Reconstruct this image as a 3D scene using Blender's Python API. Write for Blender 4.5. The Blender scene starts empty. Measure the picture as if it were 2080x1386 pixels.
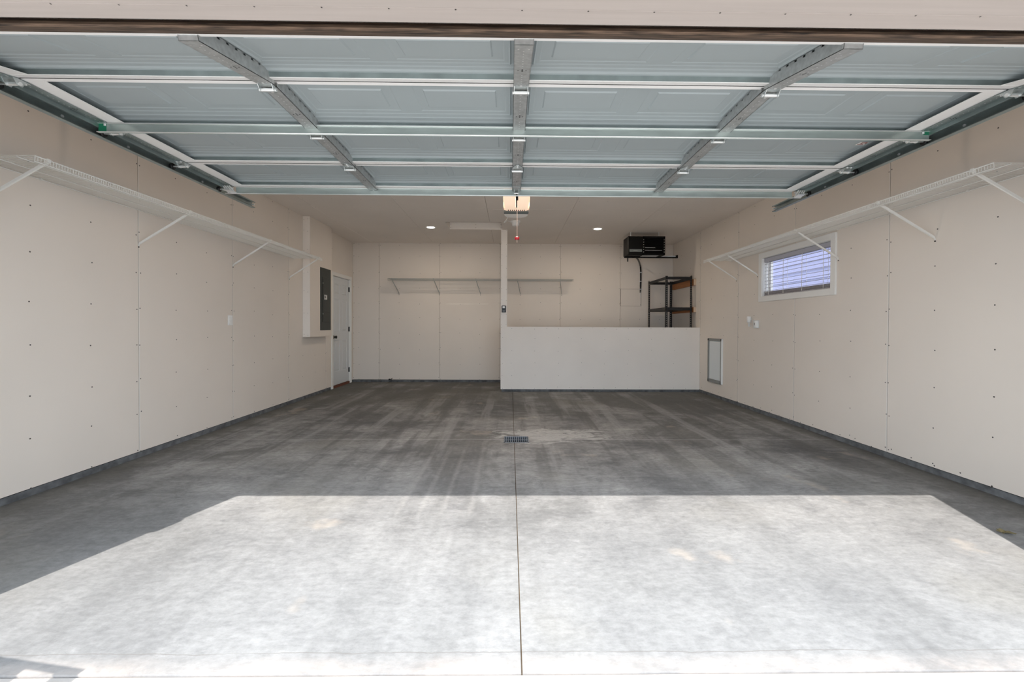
import bpy, math, random
from mathutils import Vector, Matrix
random.seed(7)
sc = bpy.context.scene
COL = sc.collection

# ------------------------------------------------------------------ camera
F_PX, SX, SY = 855.6, 7.61, -20.99
YAW, PITCH, ROLL, CAM_H = 0.0127, 0.0108, 0.0041, 1.1423
def _ray(a, b):
    cr, sr = math.cos(ROLL), math.sin(ROLL)
    a, b = a*cr + b*sr, -a*sr + b*cr
    x, y, z = a, 1.0, -b
    cp, sp = math.cos(PITCH), math.sin(PITCH)
    y, z = y*cp + z*sp, -y*sp + z*cp
    cy, sy = math.cos(YAW), math.sin(YAW)
    return Vector((x*cy + y*sy, -x*sy + y*cy, z))
fwd = _ray(0, 0).normalized()
right = (_ray(1, 0) - _ray(0, 0)).normalized()
up = right.cross(fwd)
cam_data = bpy.data.cameras.new('camera')
cam_data.sensor_width = 36.0
cam_data.lens = F_PX*36.0/2080.0
cam_data.shift_x = -SX/2080.0
cam_data.shift_y = SY/2080.0
cam_data.clip_start = 0.02
cam = bpy.data.objects.new('camera', cam_data)
M = Matrix.Identity(4)
for i in range(3):
    M[i][0], M[i][1], M[i][2] = right[i], up[i], -fwd[i]
M[2][3] = CAM_H
cam.matrix_world = M
COL.objects.link(cam)
sc.camera = cam

# ------------------------------------------------------------------ light
world = bpy.data.worlds.new('sky'); sc.world = world
world.use_nodes = True
bg = world.node_tree.nodes['Background']
bg.inputs['Color'].default_value = (0.76, 0.875, 1.0, 1)
bg.inputs['Strength'].default_value = 2.45
SUN_DX, SUN_DY = 0.241, 0.746          # travel per metre of drop
sun_data = bpy.data.lights.new('sun', 'SUN')
sun_data.energy = 3.9
sun_data.angle = math.radians(0.5)
sun_data.color = (1.0, 0.945, 0.88)
sun = bpy.data.objects.new('sun', sun_data)
sun.rotation_euler = Vector((SUN_DX, SUN_DY, -1)).to_track_quat('-Z', 'Y').to_euler()
sun.location = (-2, -5, 8)
COL.objects.link(sun)
sc.view_settings.view_transform = 'Standard'
sc.view_settings.look = 'None'
sc.view_settings.gamma = 1
sc.view_settings.use_curve_mapping = False
sc.view_settings.exposure = 0.84

# ------------------------------------------------------------------ materials
def mat(name, color, rough=0.6, metal=0.0, emit=None, estr=0.0, var=0.0, scale=8.0, spec=0.5, bump=0.0, stretch=None):
    m = bpy.data.materials.new(name); m.use_nodes = True
    nt = m.node_tree; b = nt.nodes['Principled BSDF']
    b.inputs['Base Color'].default_value = (*color, 1)
    b.inputs['Roughness'].default_value = rough
    b.inputs['Metallic'].default_value = metal
    b.inputs['Specular IOR Level'].default_value = spec
    if emit:
        b.inputs['Emission Color'].default_value = (*emit, 1)
        b.inputs['Emission Strength'].default_value = estr
    if var or bump:
        g = nt.nodes.new('ShaderNodeNewGeometry')
        n = nt.nodes.new('ShaderNodeTexNoise'); n.inputs['Scale'].default_value = scale
        n.inputs['Detail'].default_value = 6
        if stretch:
            mp = nt.nodes.new('ShaderNodeMapping'); mp.inputs['Scale'].default_value = stretch
            nt.links.new(g.outputs['Position'], mp.inputs['Vector']); nt.links.new(mp.outputs['Vector'], n.inputs['Vector'])
        else:
            nt.links.new(g.outputs['Position'], n.inputs['Vector'])
        if var:
            mr = nt.nodes.new('ShaderNodeMapRange')
            mr.inputs[1].default_value = 0.3; mr.inputs[2].default_value = 0.7
            mr.inputs[3].default_value = 1-var; mr.inputs[4].default_value = 1+var
            nt.links.new(n.outputs['Fac'], mr.inputs[0])
            mx = nt.nodes.new('ShaderNodeVectorMath'); mx.operation = 'SCALE'
            mx.inputs[0].default_value = color
            nt.links.new(mr.outputs[0], mx.inputs['Scale'])
            nt.links.new(mx.outputs[0], b.inputs['Base Color'])
        if bump:
            bp = nt.nodes.new('ShaderNodeBump'); bp.inputs['Strength'].default_value = bump
            bp.inputs['Distance'].default_value = 0.01
            nt.links.new(n.outputs['Fac'], bp.inputs['Height']); nt.links.new(bp.outputs[0], b.inputs['Normal'])
    return m

M_WALL = mat('drywall_paper', (0.765, 0.70, 0.63), 0.9, var=0.025, scale=1.3, spec=0.15)
M_CEIL = mat('drywall_ceiling', (0.84, 0.775, 0.71), 0.9, var=0.03, scale=1.2, spec=0.1)
M_EDGE = mat('drywall_tapered_edge', (0.84, 0.80, 0.75), 0.9, spec=0.1)
M_PALE_LIT = mat('drywall_pale_lit', (0.89, 0.83, 0.765), 0.9, var=0.02, scale=2, spec=0.1)  # drywall brightened where it faces the skylight from the opening; also pale seam filler
M_SCREW = mat('screw_head', (0.10, 0.095, 0.09), 0.5, 0.6)
M_STUD = mat('framing_behind_drywall', (0.30, 0.24, 0.19), 0.9)
M_CURB = mat('curb_concrete', (0.12, 0.125, 0.13), 0.9, var=0.4, scale=14, bump=0.6)
M_WHITE = mat('white_trim_paint', (0.83, 0.82, 0.79), 0.5)
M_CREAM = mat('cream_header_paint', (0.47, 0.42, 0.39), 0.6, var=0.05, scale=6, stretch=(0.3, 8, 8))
M_DOORW = mat('white_door_paint', (0.66, 0.68, 0.69), 0.45)
M_BLACK = mat('black_metal', (0.012, 0.012, 0.013), 0.4, 0.3)
M_HEATER = mat('heater_black_steel', (0.008, 0.008, 0.008), 0.45, 0.0, spec=0.12)
M_RACK = mat('rack_black_steel', (0.016, 0.016, 0.018), 0.45, 0.3)
M_GALV = mat('galvanised_steel', (0.56, 0.60, 0.60), 0.42, 0.75, var=0.12, scale=25)
M_GALVP = mat('galvanised_stile', (0.50, 0.52, 0.52), 0.5, 0.6, var=0.15, scale=40)
M_STRUT = mat('galvanised_strut', (0.50, 0.57, 0.55), 0.36, 0.75, var=0.10, scale=6, stretch=(1, 6, 6))
M_GREEN = mat('green_stained_galvanised', (0.02, 0.24, 0.13), 0.4, 0.4)
M_TRACK_SHADE = mat('track_galvanised_and_shade', (0.33, 0.39, 0.39), 0.38, 0.8, var=0.15, scale=10)  # real tracks; also the shade painted into the door section rails
M_RIVET = mat('bright_rivet', (0.85, 0.87, 0.87), 0.3, 0.6)
M_HOLE = mat('punched_hole', (0.02, 0.02, 0.02), 0.9)
M_SKIN = mat('door_back_skin', (0.395, 0.45, 0.468), 0.5, var=0.02, scale=2.0)
M_FLANGE = mat('door_white_flange', (0.94, 0.94, 0.93), 0.45)
M_RUBBER = mat('brown_rubber_seal', (0.10, 0.066, 0.045), 0.8, var=0.85, scale=7, stretch=(1.2, 12, 12), bump=0.4)
M_WIRE = mat('white_coated_wire', (0.84, 0.83, 0.79), 0.4)
M_WIRE2 = mat('grey_white_coated_wire', (0.42, 0.43, 0.41), 0.4)
M_PANEL = mat('panel_grey_green', (0.045, 0.052, 0.048), 0.5, 0.2)
M_SILVER = mat('silver_latch', (0.6, 0.6, 0.6), 0.35, 0.8)
M_PLASTIC = mat('white_plastic', (0.86, 0.86, 0.84), 0.35)
M_OPENER = mat('opener_white_plastic', (0.88, 0.84, 0.79), 0.4)
M_LENS = mat('opener_lit_lens', (0.9, 0.8, 0.68), 0.35, emit=(1.0, 0.66, 0.44), estr=0.30)
M_GREYBAND = mat('opener_grey_band', (0.16, 0.18, 0.175), 0.5)
M_RED = mat('red_handle', (0.62, 0.015, 0.03), 0.35)
M_CORD = mat('release_cord', (0.75, 0.55, 0.45), 0.8)
M_LED = mat('downlight_lit', (1, 1, 1), 0.5, emit=(1.0, 0.96, 0.90), estr=9.0)
M_WOOD = mat('orange_brown_board', (0.42, 0.17, 0.06), 0.7, var=0.2, scale=8, stretch=(3, 0.6, 12))
M_ENDGRAIN = mat('pine_end_grain', (0.66, 0.50, 0.36), 0.8)
M_SILL = mat('red_brown_threshold', (0.16, 0.055, 0.03), 0.6)
M_GREYMET = mat('grey_aluminium_frame', (0.30, 0.31, 0.30), 0.45, 0.6)
M_FLAP = mat('frosted_flap', (0.72, 0.76, 0.77), 0.35)
M_BLIND = mat('white_blind_slat', (0.46, 0.46, 0.52), 0.6)
M_BLINDG = mat('shaded_grey_slat_edge', (0.40, 0.38, 0.40), 0.6, var=0.2, scale=60, stretch=(1, 1, 6))
M_SIDING = mat('lavender_siding', (0.15, 0.15, 0.24), 0.7)
M_GRATE = mat('drain_bar_metal', (0.20, 0.24, 0.29), 0.45, 0.6)
M_DARK = mat('dark_pit', (0.012, 0.014, 0.02), 0.9)
M_LEAF = mat('dry_leaf', (0.25, 0.20, 0.10), 0.9)
M_LABELW = mat('label_white', (0.85, 0.84, 0.82), 0.5)
M_LABELR = mat('label_dark_red', (0.22, 0.035, 0.02), 0.5)
M_ALU = mat('ladder_aluminium', (0.6, 0.6, 0.62), 0.4, 0.8)
M_SEAL = mat('joint_dirt_filler', (0.10, 0.075, 0.05), 0.9, var=0.5, scale=12)
M_SMUDGE = mat('filler_smudge', (0.80, 0.74, 0.67), 0.9, var=0.06, scale=5)
M_ROOF = mat('roof_shingle', (0.12, 0.12, 0.13), 0.9)

# window glass: clear pane
def glass():
    m = bpy.data.materials.new('clear_window_glass'); m.use_nodes = True
    nt = m.node_tree; nt.nodes.remove(nt.nodes['Principled BSDF'])
    tr = nt.nodes.new('ShaderNodeBsdfTransparent'); gl = nt.nodes.new('ShaderNodeBsdfGlossy')
    gl.inputs['Roughness'].default_value = 0.02
    mx = nt.nodes.new('ShaderNodeMixShader'); mx.inputs[0].default_value = 0.07
    nt.links.new(tr.outputs[0], mx.inputs[1]); nt.links.new(gl.outputs[0], mx.inputs[2])
    nt.links.new(mx.outputs[0], nt.nodes['Material Output'].inputs['Surface'])
    return m
M_GLASS = glass()

# concrete slab: cloudy, trowelled, tyre streaks, stains
def concrete(name, warm=False):
    m = bpy.data.materials.new(name); m.use_nodes = True
    nt = m.node_tree; L = nt.links; N = nt.nodes.new; b = nt.nodes['Principled BSDF']
    g = N('ShaderNodeNewGeometry')
    sep = N('ShaderNodeSeparateXYZ'); L.new(g.outputs['Position'], sep.inputs[0])
    def noise(scale, stretch, detail=8, rough=0.6, dist=0.0):
        mp = N('ShaderNodeMapping'); mp.inputs['Scale'].default_value = stretch
        L.new(g.outputs['Position'], mp.inputs['Vector'])
        n = N('ShaderNodeTexNoise'); n.inputs['Scale'].default_value = scale
        n.inputs['Detail'].default_value = detail; n.inputs['Roughness'].default_value = rough
        n.inputs['Distortion'].default_value = dist
        L.new(mp.outputs[0], n.inputs['Vector']); return n.outputs['Fac']
    def mrange(v, a, b_, c, d, smooth=True):
        r = N('ShaderNodeMapRange'); r.interpolation_type = 'SMOOTHSTEP' if smooth else 'LINEAR'
        for i, x in enumerate((a, b_, c, d)): r.inputs[i+1].default_value = x
        L.new(v, r.inputs[0]); return r.outputs[0]
    def math_(op, a, b_=None):
        n = N('ShaderNodeMath'); n.operation = op
        if isinstance(a, (int, float)): n.inputs[0].default_value = a
        else: L.new(a, n.inputs[0])
        if b_ is not None:
            if isinstance(b_, (int, float)): n.inputs[1].default_value = b_
            else: L.new(b_, n.inputs[1])
        return n.outputs[0]
    def mixc(f, c1, c2):
        n = N('ShaderNodeMix'); n.data_type = 'RGBA'; L.new(f, n.inputs[0])
        for k, c in ((6, c1), (7, c2)):
            if isinstance(c, tuple): n.inputs[k].default_value = (*c, 1)
            else: L.new(c, n.inputs[k])
        return n.outputs[2]
    big = noise(0.75, (1, 1.25, 1), 9, 0.62, 0.4)
    mid = noise(3.0, (1, 1.6, 1), 10, 0.7, 0.3)
    fine = noise(26, (0.8, 1.3, 1), 8, 0.75)
    streak = noise(2.3, (1.6, 0.10, 1), 5, 0.55)
    wash = noise(5.5, (0.35, 1.5, 1), 8, 0.65, 0.8)
    v = math_('ADD', math_('MULTIPLY', big, 0.55), math_('MULTIPLY', mid, 0.28))
    v = math_('ADD', v, math_('MULTIPLY', wash, 0.17))
    f = mrange(v, 0.40, 0.60, 0, 1, False)
    clean_sunlit = mrange(sep.outputs['Y'], 1.5, 4.0, 0.72, 0.0)  # front slab cleaner, its stains also faded to imitate sun overexposure
    f = math_('ADD', math_('MULTIPLY', f, math_('SUBTRACT', 1.0, clean_sunlit)), math_('MULTIPLY', clean_sunlit, 0.57))
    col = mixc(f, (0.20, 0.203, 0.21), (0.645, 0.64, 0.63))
    pat = mrange(noise(1.9, (0.9, 1.5, 1), 12, 0.78, 1.2), 0.52, 0.60, 0, 0.35)
    pat = math_('MULTIPLY', pat, math_('SUBTRACT', 1.15, clean_sunlit))
    col = mixc(pat, col, (0.33, 0.33, 0.33))
    cr1 = noise(4.2, (1.1, 1.7, 1), 15, 0.82, 0.9)
    col = mixc(math_('MULTIPLY', mrange(cr1, 0.50, 0.60, 0, 0.45), math_('SUBTRACT', 1.05, clean_sunlit)), col, (0.19, 0.19, 0.20))
    col = mixc(math_('MULTIPLY', mrange(cr1, 0.33, 0.46, 0.5, 0), math_('SUBTRACT', 1.1, clean_sunlit)), col, (0.76, 0.75, 0.75))
    dk = noise(0.55, (1.3, 0.9, 1), 7, 0.62, 0.7)
    col = mixc(math_('MULTIPLY', mrange(dk, 0.49, 0.58, 0, 0.60), math_('SUBTRACT', 1.0, clean_sunlit)), col, (0.17, 0.17, 0.165))
    # brownish grey clouds
    br = mrange(noise(0.9, (1, 1, 1), 6, 0.5), 0.52, 0.68, 0, 0.5)
    col = mixc(br, col, (0.43, 0.415, 0.38))
    # tyre / sweeping streaks along the bays, fading to the front
    depth = mrange(sep.outputs['Y'], 2.6, 4.2, 0.25, 1.0)
    st = math_('MULTIPLY', mrange(streak, 0.51, 0.60, 0, 0.60), depth)
    col = mixc(st, col, (0.19, 0.19, 0.19))
    st2 = math_('MULTIPLY', mrange(streak, 0.36, 0.46, 0.5, 0), depth)
    col = mixc(st2, col, (0.66, 0.66, 0.66))
    # two distinct tyre tracks left of the joint
    for xc, wd in ((-0.33, 0.075), (-0.62, 0.06)):
        d = math_('ABSOLUTE', math_('SUBTRACT', sep.outputs['X'], xc))
        e = math_('MULTIPLY', mrange(d, wd*0.6, wd, 0.22, 0), mrange(sep.outputs['Y'], 2.45, 2.75, 0, 1))
        e = math_('MULTIPLY', e, mrange(sep.outputs['Y'], 4.4, 5.6, 1, 0.1))
        col = mixc(e, col, (0.24, 0.24, 0.25))
        d2 = math_('ABSOLUTE', math_('SUBTRACT', d, wd*1.15))
        e2 = math_('MULTIPLY', mrange(math_('ADD', d2, math_('MULTIPLY', math_('SUBTRACT', mid, 0.5), 0.06)), 0.0, 0.03, 0.22, 0), mrange(sep.outputs['Y'], 2.45, 2.6, 0, 1))
        e2 = math_('MULTIPLY', e2, mrange(sep.outputs['Y'], 3.2, 4.4, 1, 0))
        col = mixc(e2, col, (0.72, 0.70, 0.68))
    # darker brownish mottling towards the back, dark stains along the side curbs
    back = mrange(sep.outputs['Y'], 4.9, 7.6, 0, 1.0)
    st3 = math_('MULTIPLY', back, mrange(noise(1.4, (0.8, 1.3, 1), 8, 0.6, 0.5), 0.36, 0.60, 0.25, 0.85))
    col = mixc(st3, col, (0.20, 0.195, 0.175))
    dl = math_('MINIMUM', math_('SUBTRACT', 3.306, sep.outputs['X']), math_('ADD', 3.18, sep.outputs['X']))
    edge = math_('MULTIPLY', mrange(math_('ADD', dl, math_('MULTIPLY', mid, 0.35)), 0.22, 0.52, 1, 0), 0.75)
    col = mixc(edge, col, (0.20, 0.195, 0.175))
    # pale lime bloom beside the drain
    ex = math_('MULTIPLY', math_('SUBTRACT', sep.outputs['X'], 0.44), 1.7)
    ey = math_('MULTIPLY', math_('SUBTRACT', sep.outputs['Y'], 4.40), 3.6)
    rr = math_('ADD', math_('MULTIPLY', ex, ex), math_('MULTIPLY', ey, ey))
    bl = mrange(math_('ADD', rr, math_('MULTIPLY', math_('SUBTRACT', noise(4.5, (1, 2.5, 1), 8, 0.75, 1.0), 0.5), 7.0)), 0.2, 1.3, 0.85, 0)
    col = mixc(bl, col, (0.80, 0.80, 0.79))
    # sharp little rubbed marks, scratches
    scr = mrange(noise(7, (0.25, 9, 1), 3, 0.5), 0.72, 0.78, 0, 0.16)
    col = mixc(scr, col, (0.74, 0.73, 0.71))
    spk = mrange(fine, 0.32, 0.68, 0.80, 1.20, False)
    sc_ = N('ShaderNodeVectorMath'); sc_.operation = 'SCALE'
    L.new(col, sc_.inputs[0]); L.new(math_('MULTIPLY', spk, 0.58), sc_.inputs['Scale']); col = sc_.outputs[0]
    # shallow tooled lines: across the bay, wavy crack near the sill
    wv = math_('MULTIPLY', math_('SUBTRACT', noise(2.2, (1, 0, 0), 6, 0.7), 0.5), 0.05)
    def line(axis, at, w, fac, c, wav=None, lim=None):
        nonlocal col
        s = sep.outputs[axis]
        if wav is not None: s = math_('ADD', s, wav)
        d = math_('ABSOLUTE', math_('SUBTRACT', s, at))
        e = mrange(d, w*0.4, w, fac, 0)
        if lim is not None: e = math_('MULTIPLY', e, lim)
        col = mixc(e, col, c)
    line('Y', 1.463, 0.0035, 0.55, (0.16, 0.15, 0.14), wv, mrange(noise(1.7, (1, 0, 0), 3), 0.38, 0.5, 0.2, 1))
    line('Y', 4.235, 0.006, 0.35, (0.25, 0.25, 0.25))
    line('Y', 4.225, 0.005, 0.30, (0.75, 0.75, 0.74))
    line('Y', 5.64, 0.007, 0.4, (0.20, 0.20, 0.20), None, mrange(sep.outputs['X'], 0.0, 0.06, 0, 1))
    # warm rust tint on the outer sill
    wm = math_('MULTIPLY', mrange(sep.outputs['Y'], 1.38, 1.47, 0.55, 0), mrange(mid, 0.4, 0.6, 0.3, 1))
    col = mixc(wm, col, (0.47, 0.41, 0.37))
    rust = mrange(noise(1.5, (1, 1, 1), 4), 0.62, 0.70, 0, 0.22)
    col = mixc(rust, col, (0.66, 0.55, 0.44))
    L.new(col, b.inputs['Base Color'])
    b.inputs['Roughness'].default_value = 0.75
    b.inputs['Specular IOR Level'].default_value = 0.3
    bp = N('ShaderNodeBump'); bp.inputs['Strength'].default_value = 0.25; bp.inputs['Distance'].default_value = 0.004
    L.new(math_('ADD', fine, mid), bp.inputs['Height']); L.new(bp.outputs[0], b.inputs['Normal'])
    return m
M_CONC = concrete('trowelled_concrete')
M_DRIVE = mat('driveway_concrete', (0.41, 0.375, 0.345), 0.85, var=0.12, scale=3, bump=0.3)

# ------------------------------------------------------------------ mesh builder
class MB:
    def __init__(s): s.v = []; s.f = []; s.m = []; s.mats = []; s.sm = []
    def mi(s, m):
        if m not in s.mats: s.mats.append(m)
        return s.mats.index(m)
    def add(s, verts, faces, m, smooth=False):
        o = len(s.v); k = s.mi(m); s.v += [tuple(v) for v in verts]
        for f in faces: s.f.append(tuple(o+i for i in f)); s.m.append(k); s.sm.append(smooth)
    def box(s, a, b, m):
        x0, x1 = sorted((a[0], b[0])); y0, y1 = sorted((a[1], b[1])); z0, z1 = sorted((a[2], b[2]))
        v = [(x0,y0,z0),(x1,y0,z0),(x1,y1,z0),(x0,y1,z0),(x0,y0,z1),(x1,y0,z1),(x1,y1,z1),(x0,y1,z1)]
        s.add(v, [(0,3,2,1),(4,5,6,7),(0,1,5,4),(1,2,6,5),(2,3,7,6),(3,0,4,7)], m)
    def bbox(s, a, b, m, r=0.004):
        """box with chamfered edges"""
        x0, x1 = sorted((a[0], b[0])); y0, y1 = sorted((a[1], b[1])); z0, z1 = sorted((a[2], b[2]))
        r = min(r, (x1-x0)/2.2, (y1-y0)/2.2, (z1-z0)/2.2)
        c = [(x0,x1),(y0,y1),(z0,z1)]; V = []; idx = {}
        for ix in (0,1):
            for iy in (0,1):
                for iz in (0,1):
                    for ax in range(3):
                        p = []
                        for q, i in zip(range(3), (ix,iy,iz)):
                            p.append(c[q][i] if q == ax else c[q][i] + (r if i == 0 else -r))
                        idx[(ix,iy,iz,ax)] = len(V); V.append(tuple(p))
        Fs = []
        for ax in range(3):
            o = [q for q in range(3) if q != ax]
            for i in (0,1):
                ring = []
                for j, k in ((0,0),(1,0),(1,1),(0,1)):
                    t = [0,0,0]; t[ax] = i; t[o[0]] = j; t[o[1]] = k; ring.append(idx[(*t, ax)])
                Fs.append(tuple(ring))
        for ax in range(3):
            o = [q for q in range(3) if q != ax]
            for j in (0,1):
                for k in (0,1):
                    t0 = [0,0,0]; t0[o[0]] = j; t0[o[1]] = k; t1 = list(t0); t1[ax] = 1
                    Fs.append((idx[(*t0,o[0])], idx[(*t1,o[0])], idx[(*t1,o[1])], idx[(*t0,o[1])]))
        for ix in (0,1):
            for iy in (0,1):
                for iz in (0,1): Fs.append((idx[(ix,iy,iz,0)], idx[(ix,iy,iz,1)], idx[(ix,iy,iz,2)]))
        s.add(V, Fs, m)
    def tube(s, p0, p1, r, m, n=8, r1=None, smooth=True, caps=True):
        p0, p1 = Vector(p0), Vector(p1); d = (p1-p0).normalized(); r1 = r if r1 is None else r1
        a = d.orthogonal().normalized(); b = d.cross(a)
        v = []
        for p, q in ((p0, r), (p1, r1)):
            for i in range(n):
                t = 2*math.pi*(i+0.5)/n; v.append(p + a*math.cos(t)*q + b*math.sin(t)*q)
        f = [(i, (i+1) % n, n+(i+1) % n, n+i) for i in range(n)]
        s.add(v, f, m, smooth and n > 4)
        if caps:
            s.add(v[:n], [tuple(range(n))[::-1]], m); s.add(v[n:], [tuple(range(n))], m)
    def path(s, pts, r, m, n=8):
        for a, b in zip(pts[:-1], pts[1:]): s.tube(a, b, r, m, n)
    def beam(s, p0, p1, w, h, m, upv=(0,0,1)):
        """rectangular bar, w across, h along the up hint"""
        p0, p1 = Vector(p0), Vector(p1); d = (p1-p0).normalized()
        a = d.cross(Vector(upv)).normalized(); b = a.cross(d)
        v = []
        for p in (p0, p1):
            for sa, sb in ((-1,-1),(1,-1),(1,1),(-1,1)): v.append(p + a*sa*w/2 + b*sb*h/2)
        s.add(v, [(0,3,2,1),(4,5,6,7),(0,1,5,4),(1,2,6,5),(2,3,7,6),(3,0,4,7)], m)
    def disc(s, c, nrm, r, m, n=8, t=0.0):
        c = Vector(c); d = Vector(nrm).normalized()
        if t: s.tube(c, c+d*t, r, m, n, smooth=False); return
        a = d.orthogonal().normalized(); b = d.cross(a)
        s.add([c + a*math.cos(2*math.pi*i/n)*r + b*math.sin(2*math.pi*i/n)*r for i in range(n)], [tuple(range(n))], m)
    def lathe(s, c, axis, prof, m, n=20):
        """prof: list of (along, radius)"""
        c = Vector(c); d = Vector(axis).normalized(); a = d.orthogonal().normalized(); b = d.cross(a)
        v = []
        for h, r in prof:
            for i in range(n):
                t = 2*math.pi*i/n; v.append(c + d*h + (a*math.cos(t) + b*math.sin(t))*max(r, 1e-5))
        f = []
        for k in range(len(prof)-1):
            for i in range(n): f.append((k*n+i, k*n+(i+1) % n, (k+1)*n+(i+1) % n, (k+1)*n+i))
        s.add(v, f, m, True)
    def prism(s, poly, ax, a, b, m):
        """extrude a 2D polygon along axis ax from a to b (2D coords are the other two axes in order)"""
        n = len(poly); v = []
        for q in (a, b):
            for p in poly:
                t = list(p); t.insert(ax, q); v.append(tuple(t))
        f = [tuple(range(n))[::-1], tuple(range(n, 2*n))] + [(i, (i+1) % n, n+(i+1) % n, n+i) for i in range(n)]
        s.add(v, f, m)
    def build(s, name, parent=None):
        me = bpy.data.meshes.new(name); me.from_pydata(s.v, [], s.f)
        for m in s.mats: me.materials.append(m)
        me.polygons.foreach_set('material_index', s.m)
        me.polygons.foreach_set('use_smooth', s.sm)
        me.update()
        o = bpy.data.objects.new(name, me); COL.objects.link(o)
        import bmesh
        bm = bmesh.new(); bm.from_mesh(me); bmesh.ops.recalc_face_normals(bm, faces=bm.faces); bm.to_mesh(me); bm.free()
        if parent: o.parent = parent
        return o
def thing(name, label, cat, loc=(0,0,0), rz=0.0, group=None):
    o = bpy.data.objects.new(name, None); COL.objects.link(o); o.empty_display_size = 0.05
    o.location = loc; o.rotation_euler = (0, 0, rz)
    o['label'] = label; o['category'] = cat
    if group: o['group'] = group
    return o
def tag(o, label, cat, group=None, kind=None):
    o['label'] = label; o['category'] = cat
    if group: o['group'] = group
    if kind: o['kind'] = kind
    return o
def struct(o, label, cat):
    o['kind'] = 'structure'; o['label'] = label; o['category'] = cat; return o
def keep(o, parent):
    """parent an object built in world coordinates to an Empty without moving it"""
    o.parent = parent
    R = Matrix.Rotation(parent.rotation_euler.z, 4, 'Z'); R.translation = parent.location
    o.matrix_parent_inverse = R.inverted()
    return o
def copy_tree(o, parent=None):
    c = o.copy(); COL.objects.link(c)
    if parent: c.parent = parent
    for ch in list(o.children): copy_tree(ch, c)
    return c

# ------------------------------------------------------------------ dimensions
XL, XR, YB, YF, H = -3.18, 3.306, 8.54, 1.388, 2.81
CZ = 0.052                       # underside of drywall above the slab
SEAM = 1.2192
YS = [3.643 + SEAM*k for k in range(-2, 5)]
XBS = [-2.648 + SEAM*k for k in range(0, 5)]
XCS = [-1.559 + SEAM*k for k in range(-1, 4)]
GAP = 0.004

# ------------------------------------------------------------------ slab and driveway
b = MB()
DR = (-0.061, 0.189, 4.115, 4.345)
for x0, x1, ys in ((XL-0.12, DR[0], [(1.378, YB+0.12)]), (DR[0], 0.040, [(1.378, DR[2]), (DR[3], YB+0.12)]),
                   (0.045, DR[1], [(1.378, DR[2]), (DR[3], YB+0.12)]), (DR[1], XR+0.12, [(1.378, YB+0.12)])):
    for y0, y1 in ys: b.box((x0, y0, -0.10), (x1, y1, 0), M_CONC)
b.box((XL-0.12, 1.378, -0.16), (XR+0.12, YB+0.12, -0.101), M_DARK)
b.box((0.0395, 1.3785, -.05), (0.0455, DR[2]-.001, -.007), M_SEAL); b.box((0.0395, DR[3]+.001, -.05), (0.0455, 7.3, -.009), M_SEAL)
struct(b.build('floor'), 'grey stained concrete garage slab with a centre joint', 'floor')
b = MB()
b.box((-14, -16, -0.16), (14, 1.372, -0.006), M_DRIVE)
struct(b.build('driveway'), 'pale concrete driveway outside the garage opening', 'driveway')

# ------------------------------------------------------------------ drywall panels
def P(plane, at, u, v, off=0.0):
    """point on a wall plane; plane 'x' -> u is Y ; 'y' -> u is X ; 'z' -> u is X, v is Y"""
    return (at+off, u, v) if plane == 'x' else (u, at+off, v) if plane == 'y' else (u, v, at+off)
def panel(b, plane, at, out, u0, u1, v0, v1, m, t=0.0127, g=GAP/2, edge=True):
    """sheet whose visible face lies on `at`; `out` is the sign of the room side"""
    a = P(plane, at, u0+g, v0); c = P(plane, at, u1-g, v1, -out*t)
    b.box(a, c, m)
    if edge:
        for q0, q1 in ((u0+g, u0+g+0.007),):
            b.box(P(plane, at, q0, v0+0.002, -out*0.001), P(plane, at, q1, v1-0.002, out*0.0008), M_EDGE)
def screws(b, plane, at, out, cols, zs, skip=lambda u, v: False, r=0.0055):
    n = (out,0,0) if plane == 'x' else (0,out,0) if plane == 'y' else (0,0,out)
    for u in cols:
        for z in zs:
            uu, zz = u+random.uniform(-.008, .008), z+random.uniform(-.025, .025)
            if skip(uu, zz): continue
            b.disc(P(plane, at, uu, zz, out*0.0016), n, r, M_SCREW, 7)
ZS = [CZ+0.02] + [0.37+0.308*k for k in range(8)] + [H-0.03]
def cols_for(seams, lo, hi):
    c = []
    for s_ in seams: c += [s_-0.014, s_+0.016, s_+SEAM/3, s_+2*SEAM/3]
    return [q for q in c if lo < q < hi]

# left wall
DY0, DY1, DZ1 = 7.575, 8.395, 2.045      # service door rough opening
b = MB()
edges = [YF] + [y for y in YS if y < DY0-.1 and y > YF+.1]
edges = edges + [DY0]
for y0, y1 in zip(edges[:-1], edges[1:]): panel(b, 'x', XL, 1, y0, y1, CZ, H, M_WALL, g=GAP/2 if y1 != DY0 else 0.001)
panel(b, 'x', XL, 1, DY0, DY1, DZ1, H, M_WALL, edge=False, g=0)
panel(b, 'x', XL, 1, DY1, YB, CZ, H, M_WALL, edge=False, g=0)
for y0, y1, z0, z1 in ((YF, DY0, CZ-.0, H), (DY0, DY1, DZ1, H), (DY1, YB+.12, CZ, H)):
    b.box((XL-0.12, y0, z0), (XL-0.0128, y1, z1), M_EDGE)
b.box((XL-0.14, DY0-.1, 0), (XL-0.121, DY1+.1, 2.2), M_STUD)
screws(b, 'x', XL, 1, cols_for(YS, 1.5, 7.4), ZS, lambda u, z: (6.48 < u < 7.3 and z > .95))
screws(b, 'x', XL, 1, [7.55], [z for z in ZS if z > 2.2])
struct(b.build('wall_left'), 'left garage wall of bare drywall sheets with screw heads', 'wall')
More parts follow.
